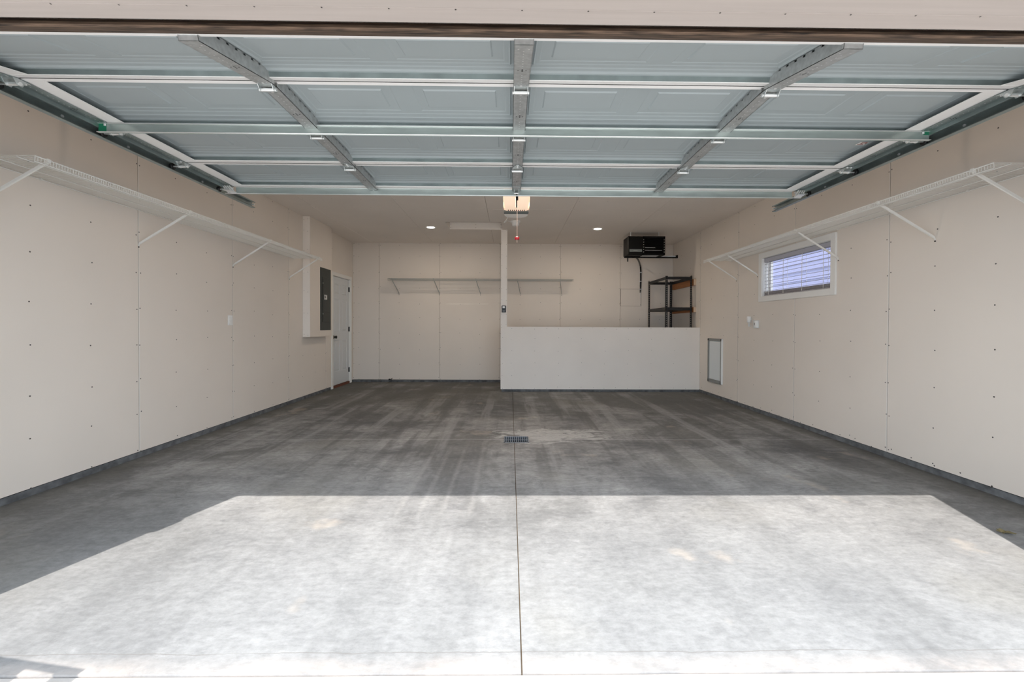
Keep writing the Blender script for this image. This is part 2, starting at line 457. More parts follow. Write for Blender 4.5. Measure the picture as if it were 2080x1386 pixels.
# right wall
WY0, WY1, WZ0, WZ1 = 4.30, 5.495, 1.54, 2.048
b = MB()
edges = [YF] + [y for y in YS if YF+.1 < y < YB-.1] + [YB]
for y0, y1 in zip(edges[:-1], edges[1:]):
    a0, a1 = max(y0, WY0), min(y1, WY1)
    if a0 < a1:
        if y0 < WY0: b.box((XR, y0+GAP/2, CZ), (XR+.0127, WY0, H), M_WALL); b.box((XR-.0008, y0+GAP/2, CZ), (XR+.001, y0+GAP/2+.007, H), M_EDGE)
        if y1 > WY1: b.box((XR, WY1, CZ), (XR+.0127, y1-GAP/2, H), M_WALL)
        
        for zz0, zz1 in ((CZ, WZ0), (WZ1, H)):
            b.box((XR, a0+(GAP/2 if a0 == y0 else 0), zz0), (XR+.0127, a1-(GAP/2 if a1 == y1 else 0), zz1), M_WALL)
            if a0 == y0: b.box((XR-.0008, a0+GAP/2, zz0), (XR+.001, a0+GAP/2+.007, zz1), M_EDGE)
    else: panel(b, 'x', XR, -1, y0, y1, CZ, H, M_WALL)
for y0, y1, z0, z1 in ((YF, WY0, CZ, H), (WY1, YB+.12, CZ, H), (WY0, WY1, CZ, WZ0), (WY0, WY1, WZ1, H)):
    b.box((XR+0.0128, y0, z0), (XR+0.12, y1, z1), M_EDGE)
inwin = lambda u, z: (4.2 < u < 5.6 and 1.44 < z < 2.14) or (6.48 < u < 7.0 and .2 < z < 1.0)
screws(b, 'x', XR, -1, cols_for(YS, 1.5, 8.5), ZS, inwin)
screws(b, 'x', XR, -1, [1.7+0.19*k for k in range(30)], [CZ+0.022], inwin)
struct(b.build('wall_right'), 'right garage wall of bare drywall sheets with window', 'wall')
# back wall, with a square cut-out patch refitted by the gas line
b = MB()
edges = [XL] + XBS + [XR]
PX0, PX1, PZ0, PZ1 = XBS[4]+0.01, 2.652, 1.562, 1.905
for x0, x1 in zip(edges[:-1], edges[1:]):
    if x0 == XBS[4]:
        panel(b, 'y', YB, -1, x0, x1, CZ, PZ0-GAP, M_WALL, edge=False); panel(b, 'y', YB, -1, x0, x1, PZ1+GAP, H, M_WALL, edge=False)
        panel(b, 'y', YB, -1, PX1+GAP, x1, PZ0-GAP, PZ1+GAP, M_WALL, edge=False)
        panel(b, 'y', YB+.002, -1, PX0, PX1, PZ0, PZ1, M_WALL, edge=False)
    else: panel(b, 'y', YB, -1, x0, x1, CZ, H, M_WALL, edge=False)
b.box((XL-0.12, YB+0.016, CZ), (XR+0.12, YB+0.14, H), M_STUD)
screws(b, 'y', YB, -1, cols_for([XBS[0]-SEAM]+XBS, XL+.02, XR-.02), ZS, r=0.005)
screws(b, 'y', YB, -1, [XL+.02], ZS)
# smudged filler stripe
b.box((-1.30, YB-0.0012, 1.575), (-0.45, YB, 1.60), M_SMUDGE)
struct(b.build('wall_back'), 'back garage wall of bare drywall sheets', 'wall')

# concrete curb showing under the drywall
for nm, a_, c_, lb in (('baseboard_left', (XL-0.12, YF, 0), (XL-0.004, DY0-0.07, CZ-0.006), 'left'),
                   ('baseboard_corner', (XL-0.12, DY1+.04, 0), (XL-0.004, YB+.12, CZ-0.004), 'back left corner of the'),
                   ('baseboard_right', (XR+0.004, YF, 0), (XR+0.12, YB, CZ-0.006), 'right'),
                   ('baseboard_back', (XL-0.0, YB+0.004, 0), (XR, YB+0.12, CZ-0.006), 'back')):
    b = MB(); b.box(a_, c_, M_CURB); struct(b.build(nm), 'rough grey concrete curb under the %s wall drywall' % lb if 'corner' not in nm else 'short stub of concrete curb in the back left corner', 'curb')

# ceiling with the attic hatch well
HX0, HX1, HY0, HY1 = -1.055, -0.15, 6.80, 7.30
b = MB()
edges = [XL-.02] + XCS + [XR+.02]
CRY = 6.04
for i, (x0, x1) in enumerate(zip(edges[:-1], edges[1:])):
    pieces = [(YF, YB+.02)]
    if i == 4: pieces = [(YF, CRY), (CRY+GAP, YB+.02)]
    for y0, y1 in pieces:
        g0 = 0.0035 if i > 0 else 0.001
        xa, xb = x0+g0, x1-g0*0.2
        if x0 < HX1 and x1 > HX0:
            a0, a1 = max(xa, HX0), min(xb, HX1)
            if xa < HX0: b.box((xa, y0, H), (HX0, y1, H+.0127), M_CEIL)
            if xb > HX1: b.box((HX1, y0, H), (xb, y1, H+.0127), M_CEIL)
            b.box((a0, y0, H), (a1, HY0, H+.0127), M_CEIL); b.box((a0, HY1, H), (a1, y1, H+.0127), M_CEIL)
        else: b.box((xa, y0, H), (xb, y1, H+.0127), M_CEIL)
for x0, x1, y0, y1 in ((XL-.12, HX0-.015, YF, YB+.12), (HX1+.015, XR+.12, YF, YB+.12), (HX0-.015, HX1+.015, YF, HY0-.015), (HX0-.015, HX1+.015, HY1+.015, YB+.12)):
    b.box((x0, y0, H+.0128), (x1, y1, H+.15), M_STUD)
# well sides and lid
b.box((HX0-.012, HY0-.012, H+.0005), (HX0+.001, HY1+.012, H+.15), M_PALE_LIT); b.box((HX1-.001, HY0-.012, H+.0005), (HX1+.012, HY1+.012, H+.15), M_PALE_LIT)
b.box((HX0, HY1-.001, H-.001), (HX1, HY1+.012, H+.15), M_PALE_LIT); b.box((HX0, HY0-.012, H), (HX1, HY0, H+.15), M_PALE_LIT)
b.box((HX0-.02, HY0-.02, H+.15), (HX1+.02, HY1+.02, H+.165), M_CEIL)
for x in (HX0+.02, (HX0+HX1)/2, HX1-.02):
    for z in (H+.03, H+.09): b.disc((x, HY1-.0022, z), (0,-1,0), 0.005, M_SCREW, 7)
# pale ridges of filler on two seams
b.box((XCS[0]-.012, 5.9, H-.0015), (XCS[0]+.012, YB-.05, H+.001), M_PALE_LIT)
for k in range(14):
    x = XCS[2]+0.08+k*0.085
    b.box((x, CRY-.008+random.uniform(-.008,.008), H-.0012), (x+.075, CRY+.008+random.uniform(-.006,.006), H+.001), M_PALE_LIT)
screws(b, 'z', H, -1, [x+d for x in XCS for d in (-.03, .03, .42, .8)], [5.6+.406*k for k in range(8)], lambda u, v: (HX0-.05 < u < HX1+.05 and HY0-.05 < v < HY1+.05) or random.random() < .35, r=.004)
struct(b.build('ceiling'), 'drywall ceiling with an attic hatch well', 'ceiling')
b = MB(); b.box((XL-.5, 1.0, H+.17), (XR+.5, YB+.5, H+.22), M_ROOF)
struct(b.build('roof'), 'roof deck over the garage', 'roof')

# stair enclosure: knee wall with one full-height post
b = MB(); YH = 7.31
b.box((-0.165, YH, CZ-.006), (-0.060, YH+.12, H), M_PALE_LIT)
b.box((-0.060, YH, CZ-.006), (XR-.002, YH+.12, 1.13), M_PALE_LIT)
b.box((-0.165, YH+.12, CZ-.006), (-0.050, YB-.002, 1.13), M_PALE_LIT)
b.box((-0.168, YH+.003, CZ-.006), (-0.165, YH+.117, H), M_PALE_LIT)
for x in [-.145]+[0.02+0.203*k for k in range(16)]:
    for z in [1.105, .93, .72, .50, .29, .075]:
        if z in (1.105, .075) or int(round((x-.02)/.203)) % 2 == 0 or x < 0:
            b.disc((x+random.uniform(-.01,.01), YH-.0012, z+random.uniform(-.015,.015)), (0,-1,0), .004, M_SCREW, 6)
for z in [1.17+.2*k for k in range(9)]:
    for x in (-.15, -.075):
        if not 1.37 < z < 1.51: b.disc((x, YH-.0012, z+random.uniform(-.03,.03)), (0,-1,0), .0035, M_SCREW, 6)
struct(b.build('wall_partition'), 'drywall knee wall in a lit tone with a full-height post at its left end', 'wall')
b = MB(); b.box((-0.15, YH+.01, 0), (XR, YH+.11, CZ-.007), M_CURB); b.box((-0.15, YH+.11, 0), (-.06, YB, CZ-.007), M_CURB)
struct(b.build('baseboard_partition'), 'concrete curb under the knee wall', 'curb')

# boxed-out chase for the breaker panel
b = MB(); CX, CY0, CY1, CZ0 = -3.067, 6.493, 7.27, 0.962
b.box((XL+.0005, CY0, CZ0), (CX-.006, CY0+.0127, H-.001), M_PALE_LIT)  # front face brightened in colour for the light it catches
b.box((CX-.0127, CY0+.002, CZ0), (CX, CY1, H-.001), M_WALL)
b.box((XL+.0005, CY0+.0127, CZ0), (CX-.0127, CY1, CZ0+.0127), M_WALL)
b.box((XL+.0005, CY1-.0127, CZ0), (CX-.0127, CY1, H-.001), M_WALL)
for z in (1.0, 1.33, 1.66, 1.95, 2.3, 2.58, 2.77):
    for x in (XL+.02, CX-.035): b.disc((x, CY0-.0012, z+random.uniform(-.02,.02)), (0,-1,0), .0042, M_SCREW, 7)
struct(b.build('wall_boxout'), 'boxed-out drywall chase on the left wall holding the breaker panel', 'wall')

# front wall and header around the overhead door opening
OX0, OX1, OZ = -2.33, 2.41, 2.13
b = MB()
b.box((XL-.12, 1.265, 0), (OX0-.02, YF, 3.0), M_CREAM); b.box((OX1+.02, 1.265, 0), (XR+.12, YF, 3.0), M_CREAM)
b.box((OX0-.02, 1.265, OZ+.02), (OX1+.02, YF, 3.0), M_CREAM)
struct(b.build('wall_front'), 'cream front wall around the overhead door opening', 'wall')
b = MB()
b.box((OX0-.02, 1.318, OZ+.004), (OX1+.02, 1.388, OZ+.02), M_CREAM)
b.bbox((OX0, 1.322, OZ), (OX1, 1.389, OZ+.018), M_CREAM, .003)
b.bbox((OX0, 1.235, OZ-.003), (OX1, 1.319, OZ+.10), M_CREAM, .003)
for k in range(24):
    x = -2.25+.2075*k
    b.disc((x, 1.3265+random.uniform(-.001,.001), OZ-.0008), (0,0,-1), .0028, M_SCREW, 7)
for sx, x in ((-1, OX0), (1, OX1)):
    b.box((x, 1.25, 0.0), (x+sx*.02, YF, OZ+.02), M_CREAM)
    b.bbox((x, 1.235, 0.0), (x+sx*.10, 1.262, OZ+.1), M_CREAM, .003)
struct(b.build('trim_1'), 'cream header jamb and trim with small nail heads above the opening', 'trim')

# ------------------------------------------------------------------ service door in the left wall
d = bpy.data.objects.new('door_1', None); COL.objects.link(d); d.location = (XL, (DY0+DY1)/2, 0)
struct(d, 'white six-panel service door with black knob at the back of the left wall', 'door')
LX = XL-0.018                     # leaf face
b = MB()
def leaf_panel(b, y0, y1, z0, z1):
    """recessed moulding with raised field"""
    r = .022
    V = []
    for (i, x) in ((0, LX), (r*.45, LX-.009), (r*.8, LX-.009), (r*1.7, LX-.002)):
        V += [(x, y0+i, z0+i), (x, y1-i, z0+i), (x, y1-i, z1-i), (x, y0+i, z1-i)]
    Fs = []
    for k in range(3):
        for i in range(4): Fs.append((k*4+i, k*4+(i+1) % 4, (k+1)*4+(i+1) % 4, (k+1)*4+i))
    Fs.append((12,13,14,15)); b.add(V, Fs, M_DOORW)
ly0, ly1, lz0, lz1 = DY0+.012, DY1-.012, .05, 2.032
cw = (ly1-ly0); pw = cw*.29; m0 = cw*.14
cols = [(ly0+m0, ly0+m0+pw), (ly1-m0-pw, ly1-m0)]
rows = [(lz0+.24, lz0+.82), (lz0+.98, lz0+1.58), (lz0+1.68, lz0+1.86)]
ys = [ly0, cols[0][0], cols[0][1], cols[1][0], cols[1][1], ly1]; zs = [lz0, rows[0][0], rows[0][1], rows[1][0], rows[1][1], rows[2][0], rows[2][1], lz1]
for i in range(5):
    for j in range(7):
        if i in (1,3) and j in (1,3,5): leaf_panel(b, ys[i], ys[i+1], zs[j], zs[j+1])
        else: b.add([(LX,ys[i],zs[j]),(LX,ys[i+1],zs[j]),(LX,ys[i+1],zs[j+1]),(LX,ys[i],zs[j+1])], [(0,1,2,3)], M_DOORW)
b.box((LX-.04, ly0, lz0), (LX-.012, ly1, lz1), M_DOORW)
keep(b.build('door_leaf'), d)
b = MB(); cwid = .062
b.bbox((XL-.02, DY0-cwid+.004, 0.004), (XL+.014, DY0+.004, DZ1+.0), M_WHITE); b.bbox((XL-.02, DY1-.004, .004), (XL+.014, DY1+cwid, DZ1+.0), M_WHITE)
b.bbox((XL-.02, DY0-cwid+.004, DZ1-.004), (XL+.014, DY1+cwid, DZ1+cwid), M_WHITE)
b.box((XL-.11, DY0-.01, .0), (XL-.0, DY0+.008, DZ1), M_WHITE); b.box((XL-.11, DY1-.008, 0), (XL-.0, DY1+.01, DZ1), M_WHITE)
b.box((XL-.11, DY0, DZ1-.008), (XL-.0, DY1, DZ1+.01), M_WHITE)
keep(b.build('door_casing'), d)
b = MB(); b.box((XL-.10, DY0+.01, 0.001), (XL-.004, DY1-.01, .042), M_SILL); keep(b.build('threshold'), d)
b = MB()
b.lathe((LX, ly0+.07, .93), (1,0,0), [(0,.0), (0,.031), (.008,.031), (.010,.013), (.030,.012), (.036,.024), (.048,.029), (.058,.024), (.063,.0)], M_BLACK, 18)
keep(b.build('door_knob'), d)
for z in (.27, 1.07, 1.85):
    b = MB(); b.box((LX-.002, DY1-.045, z-.045), (LX+.004, DY1-.006, z+.045), M_BLACK); b.tube((LX+.008, DY1-.012, z-.047), (LX+.008, DY1-.012, z+.047), .007, M_BLACK, 8)
    keep(b.build('hinge'), d)

# ------------------------------------------------------------------ window in the right wall
w = bpy.data.objects.new('window_1', None); COL.objects.link(w); w.location = (XR, (WY0+WY1)/2, WZ0)
struct(w, 'small white-framed horizontal window high on the right wall', 'window')
b = MB(); c = .065
for (y0, y1, z0, z1) in ((WY0-c, WY0+.004, WZ0-c, WZ1+c), (WY1-.004, WY1+c, WZ0-c, WZ1+c), (WY0, WY1, WZ0-c, WZ0+.004), (WY0, WY1, WZ1-.004, WZ1+c)):
    b.bbox((XR-.016, y0, z0), (XR+.004, y1, z1), M_WHITE, .003)
for (y0, y1, z0, z1) in ((WY0, WY0+.008, WZ0, WZ1), (WY1-.008, WY1, WZ0, WZ1), (WY0, WY1, WZ0, WZ0+.008), (WY0, WY1, WZ1-.008, WZ1)):
    b.box((XR, y0, z0), (XR+.12, y1, z1), M_WHITE)
keep(b.build('window_casing'), w)
b = MB()
for (y0, y1, z0, z1) in ((WY0, WY0+.04, WZ0, WZ1), (WY1-.04, WY1, WZ0, WZ1), (WY0, WY1, WZ0, WZ0+.04), (WY0, WY1, WZ1-.04, WZ1)):
    b.box((XR+.085, y0, z0), (XR+.115, y1, z1), M_WHITE)
keep(b.build('window_frame'), w)
b = MB(); b.box((XR+.098, WY0+.03, WZ0+.03), (XR+.102, WY1-.03, WZ1-.03), M_GLASS); keep(b.build('pane'), w)
# blind
bl = thing('window_blind', 'white horizontal slat blind hanging in the small window', 'blind', (XR+.04, (WY0+WY1)/2, WZ1-.01))
b = MB(); b.bbox((XR+.015, WY0+.012, WZ1-.062), (XR+.065, WY1-.012, WZ1-.010), M_BLIND, .003); keep(b.build('headrail'), bl)
BX = XR+.042
b = MB()
sl0 = WZ1-.085; nsl = 9; dz = .0435
first = None
for k in range(nsl):
    z = sl0-k*dz
    if first is None:
        b = MB(); n = 5; V = []
        for y in (WY0+.016, WY1-.016):
            for i in range(n):
                t = -1+2*i/(n-1); V.append((BX+t*.024, y, z+.003*(1-t*t)+t*.004))
        for y in (WY0+.016, WY1-.016):
            for i in range(n):
                t = -1+2*i/(n-1); V.append((BX+t*.024, y, z+.003*(1-t*t)-.0025+t*.004))
        Fs = []
        for i in range(n-1): Fs += [(i, i+1, n+i+1, n+i), (2*n+i, 3*n+i, 3*n+i+1, 2*n+i+1)]
        Fs += [(0, n, 3*n, 2*n), (n-1, 3*n-1, 4*n-1, 2*n-1)]
        b.add(V, Fs, M_BLIND); first = keep(b.build('slat'), bl)
    else:
        c_ = first.copy(); COL.objects.link(c_); c_.location.z -= k*dz
zb = sl0-(nsl-1)*dz-.012
b = MB(); z = zb
while z > WZ0+.026:
    b.box((BX-.024, WY0+.016, z-.0035), (BX+.024, WY1-.016, z), M_BLINDG); z -= .0062
b.bbox((BX-.025, WY0+.014, WZ0+.009), (BX+.025, WY1-.014, WZ0+.024), M_BLINDG, .003)
keep(b.build('stacked_slats_and_bottom_rail'), bl)
for y in (WY0+.14, WY0+.47, WY0+.80, WY1-.10):
    b = MB(); b.beam((BX-.026, y, WZ1-.06), (BX-.026, y, WZ0+.02), .006, .002, M_WHITE, (1,0,0)); b.beam((BX+.026, y, WZ1-.06), (BX+.026, y, WZ0+.02), .003, .002, M_WHITE, (1,0,0)); keep(b.build('ladder_cord'), bl)
b = MB(); b.tube((XR+.012, WY1-.06, WZ1-.07), (XR+.012, WY1-.06, WZ0+.05), .004, M_PLASTIC, 6); keep(b.build('tilt_wand'), bl)
# neighbouring house seen through the window
b = MB(); b.box((6.6, 0, 0), (6.9, 14, 5.2), M_SIDING)
for k in range(26): b.prism([(6.585, .2*k), (6.60, .2*k), (6.60, .2*k+.19)], 1, 0, 14, M_SIDING)
tag(b.build('neighbour_house'), 'pale lavender sided house wall seen through the window blind', 'house')
b = MB(); b.box((XR+.13, 1.39, -.16), (14, 14, -.02), M_DRIVE); struct(b.build('side_yard'), 'ground strip beside the garage', 'ground')

# ------------------------------------------------------------------ overhead door, open
DC, DH = 0.046, 2.435            # door centre and half width
gd = thing('garage_door', 'open white steel sectional overhead door with grey-blue inner skin', 'garage door', (DC, 2.55, 2.36)); gd['kind'] = 'thing'
FZ, SZ = 0.0, 0.042              # local heights: flange underside, skin
XST = [-1.212, 0.0, 1.212]
def section_mesh(L, near=True, top=False):
    """one section lying flat: local x across, y 0..L, z up; underside faces the room"""
    b = MB()
    # skin with embossed panels, built on a grid
    xs = [-DH]; bays = [-DH+.10] + XST + [DH-.10]
    pans = []
    for i in range(4):
        a, c = bays[i] + (.075 if i else .03), bays[i+1] - (.075 if i < 3 else .03)
        mid = (a+c)/2; pans += [(a, mid-.055), (mid+.055, c)]
    py0, py1 = .085, L-.165
    for a, c in pans: xs += [a, c]
    xs.append(DH); ys = [0.0, py0, py1, L]
    for i in range(len(xs)-1):
        for j in range(3):
            x0, x1, y0, y1 = xs[i], xs[i+1], ys[j], ys[j+1]
            if j == 1 and i % 2 == 1:
                V = []
                for ins, z in ((0, SZ), (.006, SZ+.002), (.012, SZ+.002), (.050, SZ+.0005), (.056, SZ-.005)):
                    V += [(x0+ins, y0+ins, z), (x1-ins, y0+ins, z), (x1-ins, y1-ins, z), (x0+ins, y1-ins, z)]
                Fs = []
                for k in range(4):
                    for q in range(4): Fs.append((k*4+q, k*4+(q+1) % 4, (k+1)*4+(q+1) % 4, (k+1)*4+q))
                Fs.append((16,17,18,19)); b.add(V, Fs, M_SKIN)
            elif j < 2: b.add([(x0,y0,SZ),(x1,y0,SZ),(x1,y1,SZ),(x0,y1,SZ)], [(0,1,2,3)], M_SKIN)
    rp = [(py1, SZ), (L-.140, SZ), (L-.132, SZ-.002), (L-.104, SZ-.003), (L-.096, SZ-.006), (L-.070, SZ-.008), (L-.058, .027), (L-.044, .026)]
    V = []
    for x in (-DH, DH): V += [(x, y, z) for y, z in rp]
    k = len(rp); b.add(V, [(i, i+1, k+i+1, k+i) for i in range(k-1)], M_SKIN)
    b.box((-DH, L-.044, .003), (DH, L-.042, .0265), M_TRACK_SHADE)  # dark metal tone painted in for shade inside the rail cavity
    # outer skin
    b.box((-DH, 0, SZ+.013), (DH, L, SZ+.016), M_FLANGE)
    # pressed ribs next to the far edge, and next to the stiles
    for x in XST:
        for s_ in (-1, 1):
            xx = x+s_*.052; b.prism([(xx-.007, SZ+.001), (xx, SZ-.007), (xx+.007, SZ+.001)], 1, .05, py1+.03, M_SKIN)
    # folded edges: near lip and far lip (wide white flange)
    b.box((-DH, 0, FZ), (DH, .028, FZ+.003), M_FLANGE); b.box((-DH, 0, FZ), (DH, .003, SZ+.014), M_FLANGE)
    b.box((-DH, L-.044, FZ), (DH, L-.001, FZ+.003), M_FLANGE)
    b.box((-DH, L-.003, FZ), (DH, L, SZ+.014), M_TRACK_SHADE)  # dark tone on the end fold stands in for cavity shade
    # side end caps: white flat down the side
    for s_ in (-1, 1):
        x0, x1 = s_*(DH-.145), s_*(DH-.052)
        b.box((x0, .022, FZ+.001), (x1, L-.03, FZ+.004), M_FLANGE)
        b.box((s_*DH, 0, FZ), (s_*(DH-.003), L, SZ+.014), M_FLANGE)
    return b
def stile_mesh(L, wide=.072, end=0):
    b = MB(); z0 = FZ-.020
    if not end:
        b.box((-wide/2, .012, z0), (wide/2, L-.008, z0+.0025), M_GALVP); b.box((-wide/2, .012, z0), (wide/2, .0145, SZ-.012), M_GALVP)
        for s_ in (-1, 1):
            x = s_*wide/2
            b.box((x, .012, z0), (x-s_*.002, L-.008, SZ-.012), M_GALVP)
            # notched edge
            for k in range(9): b.box((x, .03+k*.055, SZ-.012), (x-s_*.002, .03+k*.055+.038, SZ-.003), M_GALVP)
    else:
        w2 = .058; b.box((-w2/2, .004, FZ-.004), (w2/2, L-.004, FZ-.0015), M_TRACK_SHADE)
        b.box((end*w2/2, .004, FZ-.026), (end*(w2/2-.0025), L-.004, SZ), M_TRACK_SHADE); z0 = FZ-.004; wide = w2
    y = .07
    while y < L-.07:
        if abs(y-L*.55) < .03:
            for x, yy in ((-.018, y), (0, y-.010), (0, y), (0, y+.010), (.016, y)): b.disc((x, yy, z0-.0008), (0,0,-1), .0036, M_HOLE, 7)
            y += .062; continue
        b.disc((0, y, z0-.0008), (0,0,-1), .0032, M_RIVET, 7); y += .026
    for y in (.05, L-.05):
        for x in (-.02, .02): b.disc((x, y, z0-.0008), (0,0,-1), .004, M_RIVET, 7)
    return b
def local_child(o, parent, loc=(0,0,0)):
    o.parent = parent; o.location = loc; return o
# flat sections first, the bottom one tilts down in the curve of the track
DZ = 2.31
lens = [(1.530, 2.184, 2.040, DZ), (2.040, DZ, 2.558, DZ), (2.558, DZ, 3.075, DZ), (3.075, DZ, 3.598, DZ)]
secs = []
for i, (y0, z0, y1, z1) in enumerate(lens):
    L = math.hypot(y1-y0, z1-z0)
    o = section_mesh(L-.003).build('door_section', gd)
    o.location = (0, y0-gd.location.y, z0-gd.location.z); o.rotation_euler = (math.atan2(z1-z0, y1-y0), 0, 0)
    secs.append((o, L))
    for x in XST: local_child(stile_mesh(L).build('stile'), o, (x, 0, 0))
    for s_ in (-1, 1): local_child(stile_mesh(L, end=s_).build('end_stile'), o, (s_*(DH-.029), 0, 0))
def hinge_mesh(width=.072):
    b = MB(); z = -.0235
    b.prism([(-width/2+.002, -.022), (-.012, -.075), (.012, -.075), (width/2-.002, -.022), (width/2-.002, .006), (-width/2+.002, .006)], 2, z-.003, z, M_GALV)
    b.prism([(-width/2+.004, .016), (width/2-.004, .016), (.010, .062), (-.010, .062)], 2, z-.003, z, M_GALV)
    for s_ in (-1, 1):
        x = s_*(width/2-.002)
        b.prism([(-.028, z), (.022, z), (.016, z-.026), (-.004, z-.028)], 0, x, x-s_*.0025, M_GALV)
    b.tube((-width/2-.004, .006, z-.017), (width/2+.004, .006, z-.017), .0085, M_RIVET, 12)
    for x, y in ((0, -.058), (0, -.035), (0, .045)): b.disc((x, y, z-.003), (0,0,-1), .0065, M_RIVET, 6, t=.005)
    return b
joints = [(2.040, DZ), (2.558, DZ), (3.075, DZ)]
hm = None
for (y, z) in joints:
    for x in XST:
        if hm is None:
            hm = hinge_mesh().build('hinge', gd); o = hm
        else: o = hm.copy(); COL.objects.link(o)
        o.location = (x, y-gd.location.y, z-gd.location.z)
def roller_set(side, y, z, kind):
    b = MB(); xo = side*(DH-.029)
    if kind == 'side':
        zz = -.006
        b.prism([(xo-.028, -.05), (xo+.028, -.05), (xo+.028, .045), (xo-.028, .045)], 2, zz-.003, zz, M_GALV)
        for q in (-.026, .026): b.prism([(-.03, zz), (.03, zz), (.012, zz-.032), (-.012, zz-.032)], 0, xo+q, xo+q+.0025, M_GALV)
        for yy in (-.04, .036): b.disc((xo-.014, yy, zz-.003), (0,0,-1), .0065, M_RIVET, 6, t=.005); b.disc((xo+.014, yy, zz-.003), (0,0,-1), .0065, M_RIVET, 6, t=.005)
        b.tube((xo-.034, 0, zz-.022), (xo+.034, 0, zz-.022), .0085, M_RIVET, 10)
        zr = zz-.022
    else:   # top fixture: ribbed zinc bracket
        zz = -.004
        b.prism([(xo-.03, -.03), (xo+.03, -.03), (xo+.045, .055), (xo-.015, .055)], 2, zz-.045, zz-.041, M_RIVET)
        for q in (-.024, -.006, .012, .03):
            b.beam((xo+q-.004, -.03, zz-.010), (xo+q+.004, .035, zz-.048), .009, .006, M_RIVET)
        b.box((xo-.06, .045, zz-.052), (xo+.045, .055, zz-.046), M_RIVET)
        zr = zz-.03
    o = b.build('roller_bracket', gd); o.location = (0, y-gd.location.y, z-gd.location.z)
    r = MB(); x1 = side*(DH+.048)
    r.tube((xo, 0, zr), (x1, 0, zr), .0055, M_GALV, 8)
    r.lathe((x1-side*.010, 0, zr), (side,0,0), [(0,0), (0,.019), (.004,.023), (.010,.019), (.016,.023), (.020,.019), (.020,0)], M_BLACK, 16)
    ro = r.build('roller', o)
    return o
for s_ in (-1, 1):
    for (y, z) in joints: roller_set(s_, y, z, 'side')
    roller_set(s_, 3.56, DZ, 'top')
    roller_set(s_, 1.60, 2.197, 'side')
# struts: galvanised U channels
def strut(y, z0, z1, x0, x1, green):
    b = MB(); w_ = .050
    b.box((x0, 0, z0), (x1, .0025, z1), M_STRUT)
    b.box((x0, w_, z0+.036), (x1, w_+.0025, z1), M_STRUT)
    b.box((x0, 0, z1-.0025), (x1, w_, z1), M_STRUT)
    b.prism([(-.012, z0), (.0, z0+.002), (.0, z0+.005), (-.014, z0+.003)], 0, x0, x1, M_RIVET)
    b.box((x0, w_, z0+.036), (x1, w_+.012, z0+.039), M_STRUT)
    b.box((x0, -.010, z1-.004), (x1, .002, z1-.001), M_RIVET)
    if green:
        b.box((x0-.0005, -.0008, z0+.004), (x0+.045, .0, z1-.004), M_GREEN)
        b.box((x1-.035, -.0008, z1-.022), (x1, .0, z1-.004), M_GREEN)
    for x in XST+[-DH+.04, DH-.04]: b.tube((x, -.005, z1-.006), (x, -.005, z1-.018), .006, M_RIVET, 6)
    o = b.build('strut', gd); o.location = (0, y-gd.location.y, 0-gd.location.z); return o
o = strut(2.482, 2.252, 2.309, -2.435, 2.435, True); o['label'] = 'galvanised strut with green stained ends'
strut(3.604, 2.250, 2.309, -2.37, 2.37, False)
# bottom weather seal
b = MB()
prof = [(0.004, .034), (-.015, .030), (-.045, .022), (-.075, .010), (-.098, -.006), (-.104, -.016), (-.096, -.022), (-.060, -.016), (-.020, -.006), (.006, .000)]
b.prism(prof, 0, -DH+.01, DH-.01, M_RUBBER)
o = b.build('bottom_seal', secs[0][0]); o['label'] = 'dirty brown rubber bottom seal'
b = MB(); b.box((-.028, -.022, -.001), (.028, .022, .0), M_LABELW); b.box((-.012, -.020, -.0016), (.024, .004, -.001), M_LABELR); b.box((-.020, .010, -.0016), (.020, .016, -.001), M_LABELR)
b.box((-.004, -.014, -.002), (.014, -.004, -.0016), M_LABELW)
o = b.build('warning_label', secs[2][0]); o.location = (2.245, .178, SZ-.007); o['label'] = 'white warning label with dark red picture'
# operator bracket on the top section
b = MB(); b.prism([(-.03, -.09), (.03, -.09), (.022, .03), (-.022, .03)], 2, -.029, -.024, M_GALV)
for s_ in (-1, 1): b.prism([(-.04, -.024), (.03, -.024), (.02, -.06), (0, -.06)], 0, s_*.016, s_*.019, M_GALV)
b.tube((-.022, .008, -.05), (.022, .008, -.05), .006, M_RIVET, 8)
o = b.build('operator_bracket', gd); o.location = (0.0, 3.55-gd.location.y, DZ-gd.location.z)

